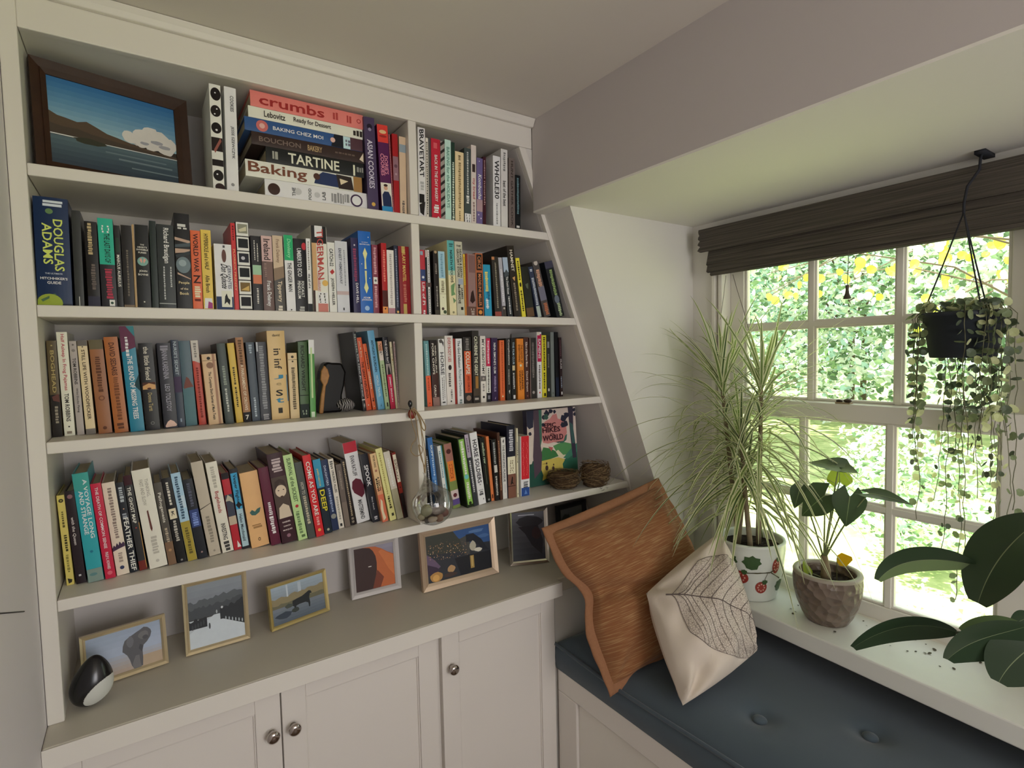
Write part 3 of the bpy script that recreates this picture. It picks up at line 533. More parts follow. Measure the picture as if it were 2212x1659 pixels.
row(ZS[1], .02, G2, 'second shelf', XD1, 9, rake=True, books=[
 ((911.5,922.6,906.3,539.8), 'b03540', 'red paperback', 'with white lettering', [('b',.3,.48,'3a4a7a'),('o',.42,'d0d4dc',.5),('v','Life of Pi',.5,.85,'e8d4d4',.5,.55),('b',.02,.08,'8aa0b0',.05,.6),('x',.93,.98,'e8d4d4',.5,.25)]),
 ((922.6,935,917.5,539.8), '232022', 'black book', 'with white centre stripe', [('b',0,.5,'e4e0da',.35,.8),('b',.57,1,'e4e0da',.35,.75),('x',.03,.48,'4a4644',.58,.1),('x',.6,.98,'5a5654',.55,.1),('p',[(0,0),(.8,.02),(.5,.1),(0,.12)],'b8a8a4'),('b',.5,.57,'5a4a48')]),
 ((941.5,952.2,936.4,541.5), '322b28', 'dark brown book', 'with pale top spot', [('o',.02,'a89070',.6),('x',.2,.35,'8a8078',.5,.2),('x',.55,.85,'9a948c',.55,.15),('b',.92,1,'4c463c')]),
 ((952.7,968.2,947.2,543), 'e0d8ba', 'sky and cream book', 'with foot flowers', [('b',0,.42,'98bccd'),('x',.04,.38,'6a93a8',.5,.2),('x',.46,.64,'8a8468',.5,.25),('b',.66,.67,'b8b094'),('o',.9,'5a4a42',.4,.4),('o',.95,'4a5a40',.5,.7),('o',.72,'4a4a40',.1)]),
 ((975,990.5,966.4,519.2), 'dccfa6', 'teal topped hardcover', 'with black capitals', [('b',0,.4,'58a5a5'),('b',.4,.46,'a8c4b0'),('v','NORTH WOODS',.13,.56,'20302e',.5,.36),('x',.04,.09,'38686a',.5,.35),('p',[(.3,.6),(.9,.56),(.7,.68),(.9,.72),(.3,.74)],'6a9060'),('p',[(.5,.76),(.95,.8),(.6,.84)],'6a8a60'),('o',.96,'8a8464',.3)]),
 ((991.4,1008.5,985.3,521.8), 'b9b7a4', 'grey hardcover', 'with hand drawn capitals', [('h','THE',.06,'2a2a28',.6),('v','HEAVEN & EARTH',.1,.48,'2a2a28',.72,.28),('v','GROCERY STORE',.1,.48,'2a2a28',.36,.28),('v','JAMES',.62,.78,'2a2a28',.7,.28),('v','McBRIDE',.58,.84,'2a2a28',.36,.3),('b',.5,.58,'98a0b0',.3,.9),('b',.885,.925,'2a2a28',.5,.8)]),
 ((1008.5,1012.8,1003,549.3), 'e2b440', 'thin yellow book', 'with brown print', [('x',.05,.95,'9a6a28',.5,.2),('b',.5,1,'b87a3c')]),
 ((1013,1034.3,1011,548.4), '8d6f6c', 'mauve and rust book', 'with dark figure', [('b',0,1,'8a3a28',0,.18),('p',[(.5,.62),(.7,.58),(.9,.75),(.6,.8),(.35,.76)],'3a1c18'),('b',.85,1,'6a4a40'),('x',.88,.98,'a89890',.6,.2),('b',.02,.3,'7a5a58',.3,.95)]),
 ((1034.6,1051.5,1030,547), 'a8603c', 'copper book', 'with black letter panels', [('b',.02,.27,'2c2420',.14,.86),('v','CIRCE',.05,.25,'c07a50',.5,.45),('b',.31,.86,'2c2420',.14,.86),('v','MADELINE MILLER',.33,.84,'c07a50',.5,.38),('b',.89,.99,'2c2420',.14,.86),('o',.94,'d08a40',.5)]),
 ((1052.3,1069.5,1049,572), '2a8db2', 'cyan paperback', 'with yellow capitals', [('x',.14,.52,'d8c860',.42,.22),('x',.66,.86,'d8e8ec',.4,.2),('x',.52,.68,'1a5a7c',.62,.2)]),
 ((1076.4,1091,1067,555.3), '3c3631', 'dark olive book', 'with red foot label', [('b',0,.05,'b07850',.0,.4),('x',.1,.85,'8c8474',.5,.12),('b',.92,1,'93483e')]),
 ((1091.8,1102,1081.5,557), 'a5a3ac', 'lilac grey book', 'with dark foot', [('x',.2,.75,'d4d2d8',.5,.2),('b',.82,1,'4a4440'),('o',.86,'b8b0a8',.5)]),
 ((1104.7,1116,1092.7,557), '33383c', 'dark book', 'with pale blue top', [('b',0,.25,'a2b2c6'),('p',[(0,.28),(.5,.2),(1,.27),(1,.3),(0,.33)],'4a525a'),('v','The Dutch House',.32,.62,'d4d4d4',.5,.4),('x',.66,.94,'c4c4c4',.55,.15)]),
 ((1119.3,1134.8,1103,532), '383028', 'tall brown hardcover', 'with white capitals', [('v','HAMNET',.06,.36,'d6cfbf',.5,.4),('p',[(.3,.45),(.7,.43),(.6,.5)],'c89a60'),('x',.52,.9,'8a7c6c',.5,.15)]),
 ((1136.9,1145.5,1120.2,558.4), 'dccd3f', 'thin yellow book', 'with black handwriting', [('x',.05,.38,'4a451c',.5,.25),('o',.45,'3a3618',.5,.5,2),('x',.55,.9,'4a451c',.5,.25)]),
 ((1146,1164.9,1135.7,577.6), '2e312a', 'dark green book', 'with brown foot label', [('b',.82,1,'6a5138'),('p',[(.3,.35),(.7,.33),(.6,.45),(.4,.42)],'5a6450')]),
 ((1169,1181,1146,577.6), '39435c', 'blue black book', 'with pale vertical letters', [('x',.05,.1,'c8d0dc',.5,.3),('x',.22,.75,'aeb4bc',.5,.3),('b',.78,1,'a8b4ac',.1,.9)]),
 ((1186.3,1201,1158.9,567.3), '55504f', 'mottled book', 'with coppery letters', [('o',.03,'b8b0a8',.6),('x',.15,.5,'c89a80',.5,.3),('b',.45,.7,'6c6c7c'),('x',.75,.95,'b06a48',.55,.3)]),
 ((1213.8,1231.9,1186.3,568), '2a2f33', 'last dark book', 'with green letters', [('b',0,.12,'4a4a5c'),('x',.15,.6,'8fa86a',.5,.2),('o',.68,'6a7480',.6,.5,1.4),('x',.75,.97,'a8b890',.55,.2)]),
], first='against the divider')
G3 = 'books on the third shelf'
row(ZS[2], .1, G3, 'third shelf', .0006, .585, [
 ((98.5,128.6,84.7,736.4), '5f5030', 'olive brown book', 'with gold capitals', [('v','BOGHEAD',.1,.54,'a89660',.5,.4),('b',.56,1,'2c2620'),('o',.05,'a89660',.2),('p',[(.2,.58),(.9,.55),(.95,.64),(.3,.62)],'6a4038'),('x',.68,.85,'8c8474',.55,.2)]),
 ((132.7,162.8,112,717.7), 'e6d8c6', 'tall cream book', 'with red and black lettering', [('v','Half Asleep In Frog Pajamas',.02,.56,'b0525c',.5,.42),('v','TOM ROBBINS',.59,.86,'33302c',.5,.42),('o',.91,'4a4642',.18),('x',.955,.975,'8a8070',.5,.3)]),
 ((166.9,183,149,737.2), 'aaa29c', 'grey paperback', 'with black condensed letters', [('v','TOM ROBBINS',.18,.46,'33302e',.5,.45),('v','Wild Ducks Flying',.5,.76,'4a4642',.5,.35),('o',.04,'6a6460',.3),('o',.1,'807a76',.5)]),
 ((186.4,207.6,166,735.6), 'd9c79e', 'cream paperback', 'with grey bands at both ends', [('b',0,.06,'6a645e'),('v','STILL LIFE WITH WOODPECKER',.1,.84,'5a4a36',.5,.36),('b',.94,1,'76706a'),('o',.07,'4a4440',.15)]),
 ((213.3,243.4,189.6,734.8), '93603c', 'brown paperback', 'with dull green top', [('b',0,.1,'6a6248'),('x',.18,.56,'6a3f26',.5,.2),('o',.62,'7a4a30',.45),('o',.62,'93603c',.28),('o',.94,'6a3f26',.3)]),
 ((248.3,278.4,223.3,728.7), 'a2602e', 'orange brown book', 'with sketched dark letters', [('v','DAVID SEDARIS',.06,.4,'5a2f18',.5,.4),('x',.42,.86,'7c4824',.5,.2),('x',.9,.95,'6a3c20',.5,.3)]),
 ((282.4,313.4,251.5,705.5), '1f7893', 'teal hardcover', 'with purple peak', [('p',[(0,0),(1,0),(1,.2),(.1,.24),(0,.24)],'6a3550'),('p',[(.45,0),(1,0),(1,.1)],'3a8088'),('v','THE ISLAND OF MISSING TREES',.28,.88,'dce4e4',.5,.36),('x',.1,.26,'d8dce0',.4,.12),('p',[(1,.46),(.6,.56),(1,.62)],'1b4650')]),
 ((315.8,346.7,302.8,742), '1d1b1c', 'black paperback', 'with tan face strip', [('v','the little friend',.04,.42,'c8c2b4',.5,.36),('b',.45,.53,'c89a68',.05,.95),('p',[(.05,.45),(.95,.45),(.95,.48),(.5,.46),(.05,.49)],'5a3020'),('o',.52,'5a2a20',.3,.5,.5),('v','Donna Tartt',.57,.78,'a8986c',.5,.3),('o',.92,'7a7a78',.28),('o',.92,'1d1b1c',.18)]),
 ((354.9,384.7,332.9,742), '2c2b36', 'thick dark slate book', 'with flower at the foot', [('v','ANNA KARENINA',.08,.42,'9a98a4',.5,.4),('v','LEO TOLSTOY',.48,.8,'9a98a4',.5,.36),('p',[(.1,.97),(.3,.92),(.5,.9),(.75,.92),(.95,.96),(.9,.98),(.15,.985)],'d8b8a8'),('x',.03,.07,'8a8894',.5,.3)]),
 ((384.7,401,371,734.7), '2b3a4e', 'dark blue book', 'with pale capitals', [('v',"NURSE'S SECRET",.02,.4,'a8b4bc',.5,.45),('b',.42,.6,'4a3a58'),('b',.9,.94,'8a98a8',.4,.6)]),
 ((402,427,384.7,737), '4a626c', 'steel blue book', 'with red figure', [('p',[(.2,.5),(.4,.42),(.6,.44),(.8,.5),(.95,.54),(.1,.56)],'7c4a40'),('b',.55,1,'56787e')]),
 ((429.4,446.6,408.2,736.2), 'b9402a', 'red paperback', 'with white top', [('b',0,.24,'cbc6bc'),('p',[(0,.23),(1,.2),(1,.27)],'cbc6bc'),('x',.03,.2,'8a8680',.5,.2),('x',.32,.9,'8a2c1c',.5,.18)]),
 ((452,482.7,435.6,766), 'cdae86', 'cream omnibus', 'with brown stripe and black print', [('o',.06,'3a322a',.25,.45),('b',.09,.095,'6a563e'),('v','The Complete Short Stories of Mark Twain',.25,.93,'3f352a',.4,.26),('b',0,1,'a8826a',.7,.86),('o',.16,'8a6a54',.5,.5)]),
 ((487.4,506.2,467,742.5), '34423a', 'forest green book', 'with white capitals', [('x',.28,.5,'8a9488',.5,.2),('x',.56,.85,'b8bcb4',.5,.14)]),
 ((510.9,525.8,488,741.7), 'c6a534', 'mustard book', 'with black capitals', [('x',.3,.5,'5a4c1e',.5,.16),('x',.55,.8,'4a3e1a',.5,.16)]),
 ((527.3,543.8,507.7,729.5), '95673c', 'tan book', 'with black foot and numeral', [('x',.03,.3,'6a4828',.5,.25),('v','A PARLIAMENT OF CROWS',.32,.86,'d8c8ae',.5,.4),('b',.885,1,'1d1e22'),('h','7',.945,'d8d4c8',.45)]),
 ((545.4,563.4,530.5,740), '3c4a58', 'slate blue book', 'with white small capitals', [('x',.03,.14,'9aa8b4',.5,.2),('x',.7,.95,'a8b4bc',.5,.14)]),
 ((564.2,586.9,550.9,739.4), '3a3c44', 'glossy charcoal book', 'with silver wrinkled lettering', [('x',.05,.85,'8a8c90',.5,.24),('b',0,.12,'b8bcc0',.05,.2),('x',.92,.98,'9a9a9c',.5,.3)]),
 ((587.7,626,575,715), 'cdae76', 'very thick tan book', 'with scattered letters', [('h','david',.05,'5a4c34',.42),('v','in inf',.2,.43,'4a4034',.52,.42),('h','J',.52,'3a7ea0',.55,.045),('h','e',.6,'a8946a',.3,.03),('h','S',.7,'2a2824',.4,.07),('h','t',.785,'3a7ea0',.45,.055),('b',.87,.93,'3a342a',.38,.62),('b',.5,.8,'3a7ea0',.95,.99)]),
 ((628.4,648,620.6,762.9), 'cdb68a', 'small cream book', 'with tiny black print', [('o',.06,'4a4030',.3),('b',.1,.105,'4a4030'),('o',.13,'4a4030',.2),('x',.22,.85,'6a5c44',.5,.2)]),
 ((649.6,669.2,643.3,738.6), '3f6030', 'moss green book', 'with black capitals', [('v','RICHARD WRIGHT',.05,.65,'1f2a18',.45,.4),('b',.7,.71,'1f2a18'),('b',.82,1,'23322c'),('x',.9,.95,'8a9a84',.5,.3)]),
 ((670.8,683,666,734.4), '4f8f45', 'bright green book', 'with white glossy top', [('b',0,.18,'e8ece4'),('b',.1,.75,'b8cc98',.3,.6),('b',.93,1,'c8d8c0',.2,.8)]),
], yb=[(98,946),(130,944),(167,939.9),(207,938),(243,935.8),(278,934),(313,931),(385,924),(427,918),(482,917),(506,915),(525,912.5),(543,911),(587,907),(626,905),(648,903),(669,901.7),(683,901)], first='against the outer stile')
row(ZS[2], .1, G3, 'third shelf', .70, XD0-.0, [
 ((780.3,794.2,757.4,717), '2e2e30', 'leaning black book', 'with white serif title', [('v','The New Jim Crow',.27,.82,'e4e0dc',.5,.5),('x',.03,.25,'8a9088',.5,.3),('b',.85,.865,'b8b4b0'),('p',[(.3,.93),(.6,.9),(.8,.93),(.5,.97)],'9a9894')]),
 ((796.2,812.9,773.4,730), 'd2562c', 'orange red book', 'with white and black lettering', [('v','John M. Barry',.05,.27,'ecc8a8',.5,.36),('v','THE GREAT INFLUENZA',.33,.84,'4a1d12',.5,.45),('o',.93,'ecd8c0',.2)]),
 ((816.3,827.4,792.8,743.4), 'd4602f', 'slim orange book', 'with black stripe of print', [('x',.12,.38,'4a2414',.5,.2),('x',.42,.68,'ecc8a8',.5,.2),('x',.82,.87,'4a2414',.5,.2),('o',.95,'ecd8c0',.25)]),
 ((830.2,851.7,806,715), '66a4c6', 'sky blue hardcover', 'with tall black capitals', [('v','ANTHONY BOURDAIN',.12,.52,'23303a',.5,.36),('v','WORLD TRAVEL',.56,.84,'c4dce8',.5,.36),('p',[(.45,.96),(.6,.92),(.55,.96)],'23303a')]),
 ((853.8,867,837,737.8), 'a9bf92', 'pale green book', 'with peach top', [('b',0,.14,'d89a78'),('b',.14,.28,'dccfc4'),('v',"A COOK'S",.03,.2,'4a3028',.6,.3),('v','TOUR',.05,.18,'4a3028',.3,.3),('x',.34,.8,'6a7a58',.5,.22),('b',.9,.96,'3a3a34',.4,.7)]),
 ((869,884.3,851,728.8), '2c2a32', 'black and crimson book', 'with spaced white capitals', [('v','THE GOOD RAT',.04,.36,'d8d4d0',.5,.4),('b',.37,.52,'9a908a'),('p',[(.25,.52),(.35,.44),(.5,.385),(.7,.44),(.85,.52)],'34302e'),('b',.52,1,'bf2b4c'),('v','JIMMY BRESLIN',.55,.9,'ecd4d4',.5,.36)]),
 ((884.5,891.5,869.7,738.5), 'cfc6a4', 'cream green book', 'with brown bird', [('v','bill bryson',.08,.45,'7a8a5a',.5,.5),('o',.27,'a87a3c',.5,.6,2),('o',.4,'d8d4c0',.5)]),
 ((892,896.4,883,737.8), 'b9a9a4', 'thin mauve book', 'with maroon capitals', [('x',.03,.9,'7a2a34',.5,.25)]),
], yb=[(780,888.5),(794,888),(812,884.8),(827,884),(851,884),(867,882),(884,881),(897,880)], first='leaning over the carved figure')
row(ZS[2], .1, G3, 'third shelf', XD1, 9, rake=True, books=[
 ((923.4,935,914.2,736.8), '5d8d92', 'teal and orange book', 'with olive edge', [('b',.53,1,'e0603c'),('x',.05,.5,'a8c4c4',.5,.18),('x',.56,.75,'a83c20',.5,.15),('o',.95,'a83c20',.25)]),
 ((936.8,952.7,929.3,735), '4f2e2a', 'dark brown book', 'with white capitals', [('b',0,.5,'2e2422'),('v','WHEN WILL JESUS',.08,.5,'e0d0c4',.7,.28),('v','PORK CHOPS',.05,.52,'e0d0c4',.35,.28),('v','CARLIN',.68,.86,'e0d0c4',.4,.3),('b',.87,1,'8f7068')]),
 ((955.2,968.6,947.7,732.7), 'dcd8d6', 'white book', 'with horse head and grey capitals', [('p',[(.1,.02),(.5,.0),(.9,.05),(.85,.12),(.6,.06),(.2,.06)],'5a5654'),('v','HORSE',.2,.54,'55555a',.5,.6),('x',.58,.9,'8a8886',.4,.1),('x',.56,.9,'8a8886',.7,.08),('b',.945,.965,'4a4a4a',.25,.75)]),
 ((969.4,987.8,964.4,725.5), 'dcd3cc', 'tall off white book', 'with red capitals', [('v','EVERYBODY LIES',.03,.38,'a84a44',.5,.38),('o',.46,'3a2c2c',.42,.5,1.4),('x',.54,.74,'5a5250',.4,.16),('x',.78,.9,'7a726e',.6,.12),('o',.95,'33302e',.18)]),
 ((988,992.3,982,731.8), '9e2c26', 'thin red book', 'without lettering', []),
 ((992.8,1007.9,987.3,731.8), 'e6efec', 'bright white book', 'with black sans lettering', [('v','The God Delusion',.03,.45,'3a4442',.45,.42),('v','Richard Dawkins',.47,.88,'7a8a88',.5,.45),('x',.93,.99,'7a8a88',.5,.25)]),
 ((1009.6,1028,1006.2,728.5), '3b3633', 'black and orange book', 'with bold white capitals', [('x',.02,.18,'7a7470',.5,.25),('b',.21,.84,'cf5a34',.08,.92),('v','COLLAPSE',.22,.56,'f0dcc8',.5,.5),('v','JARED DIAMOND',.58,.82,'8a2c18',.5,.4),('o',.92,'8a7466',.6)]),
 ((1029.6,1044.7,1025.5,714.3), '3e3834', 'tallest dark book', 'with cream condensed capitals', [('v','CATHERINE THE GREAT',.08,.62,'e4d8c0',.5,.5),('b',.63,.8,'9a7038',.35,.8),('b',.93,.96,'a8a098',.2,.8),('b',.8,.9,'55483c')]),
 ((1047.2,1059,1045.2,726), 'd9d4cb', 'narrow white book', 'with child photograph', [('v','MY LOBOTOMY',.05,.58,'4a4642',.5,.5),('b',.6,.68,'6a6460'),('o',.64,'a89c94',.4),('x',.72,.84,'8a8480',.5,.2),('o',.92,'2c2a2a',.4)]),
 ((1059.8,1069.8,1058,731), 'e2dcd0', 'crimson topped book', 'with white lower half', [('b',0,.44,'bf2c50'),('x',.04,.4,'e8c8d0',.5,.22),('x',.47,.84,'5a5450',.5,.18),('b',.86,1,'2c2a34'),('b',.9,.96,'7a7a84',.3,.8)]),
 ((1072.3,1086.5,1070.6,730.1), '3f2a55', 'violet book', 'with bold white capitals', [('v',"NINA SIMONE'S GUM",.08,.56,'e4dcec',.5,.36),('v','WARREN ELLIS',.6,.85,'b0a0c4',.5,.32),('p',[(.45,.97),(.6,.93),(.55,.97)],'c8b8d8')]),
 ((1091.5,1102.4,1089,735.2), 'de6c3c', 'narrow bright orange book', 'with red print', [('x',.03,.88,'b04a28',.5,.18),('o',.93,'f0d8b0',.3)]),
 ((1106.6,1116.6,1103.2,731), '3b3b38', 'grey black book', 'with white serif lettering', [('v','Complications',.02,.43,'d8d6d0',.55,.45),('x',.5,.75,'9a9894',.5,.16),('p',[(.4,.85),(.7,.83),(.6,.9)],'d8d6d0')]),
 ((1116.6,1127.5,1115,731), '2c2d2e', 'black film book', 'with small tan picture', [('v','THE FILM CLUB',.06,.42,'a8bcc8',.5,.42),('b',.44,.52,'c8b890',.2,.8),('x',.56,.8,'c8c8c4',.5,.18),('b',.92,.98,'d8d8d4',.3,.8)]),
 ((1131.7,1146.7,1127.5,731.8), 'dc8330', 'thick amber book', 'with brown capitals', [('v','THE DAWN OF',.1,.4,'5a2c14',.7,.28),('v','EVERYTHING',.1,.38,'5a2c14',.32,.28),('o',.44,'f4e4b8',.3),('v','GRAEBER',.52,.84,'5a2c14',.7,.26),('v','WENGROW',.52,.85,'5a2c14',.34,.26)]),
 ((1147.6,1158.4,1144.2,728.5), '583832', 'chestnut book', 'with pale lettering', [('v','Killers of the Flower Moon',.08,.48,'dcc8bc',.5,.42),('v','David Grann',.55,.88,'dcc8bc',.5,.36),('o',.95,'8a5a50',.3)]),
 ((1160,1174,1158.4,730), '3f3c3a', 'dark grey book', 'with pinkish edge', [('b',0,1,'a88a80',0,.07),('x',.08,.65,'77706c',.5,.2),('o',.9,'9a9490',.4)]),
 ((1176,1186.4,1173.5,717.6), 'e6e0dc', 'crimson and white book', 'with white capitals', [('b',.03,.45,'b32450',.08,.95),('v','SAPIENS',.1,.4,'ecd8e0',.5,.5),('x',.5,.85,'6a6462',.5,.22),('o',.92,'c03a3a',.3),('b',0,.05,'d8d0c0',.05,.6)]),
 ((1186.9,1196.9,1186.4,724.3), 'd2c838', 'yellow book', 'with black slanted capitals', [('x',.03,.55,'4a4418',.5,.22),('x',.6,.84,'4a4418',.5,.2),('b',.93,.98,'2c2a14',.4,.8)]),
 ((1197.8,1205.3,1196,725), '3b3e3c', 'narrow grey black book', 'with small white portrait', [('b',.1,.2,'8a8c8a',.2,.8),('o',.88,'c8c4bc',.5,.5,1.6),('x',.3,.5,'77776f',.5,.2)]),
 ((1206,1215.3,1203.6,717.6), '737b78', 'grey green book', 'with worn edges', [('o',.94,'3a403e',.35),('o',.94,'737b78',.2)]),
 ((1216,1225.4,1212.8,717.6), '1d1f24', 'black navy book', 'without lettering', [('b',.7,1,'222c44')]),
 ((1226,1233.7,1222,729.3), '37262a', 'last maroon book', 'with white capitals', [('x',.05,.3,'6a4a50',.5,.2),('v','CLASS',.36,.53,'c8c4c0',.5,.5),('x',.66,.85,'8a98a8',.5,.2),('b',.92,.97,'c8c8c8',.3,.8)]),
], yb=[(923,879),(935,878),(952,876),(968,875.5),(988,873),(1008,872),(1028,870),(1045,869.6),(1059,868),(1086,865),(1102,864.5),(1127,863),(1147,861.5),(1174,859),(1197,857),(1215,856),(1234,855)], first='against the divider')
G4 = 'books on the fourth shelf'
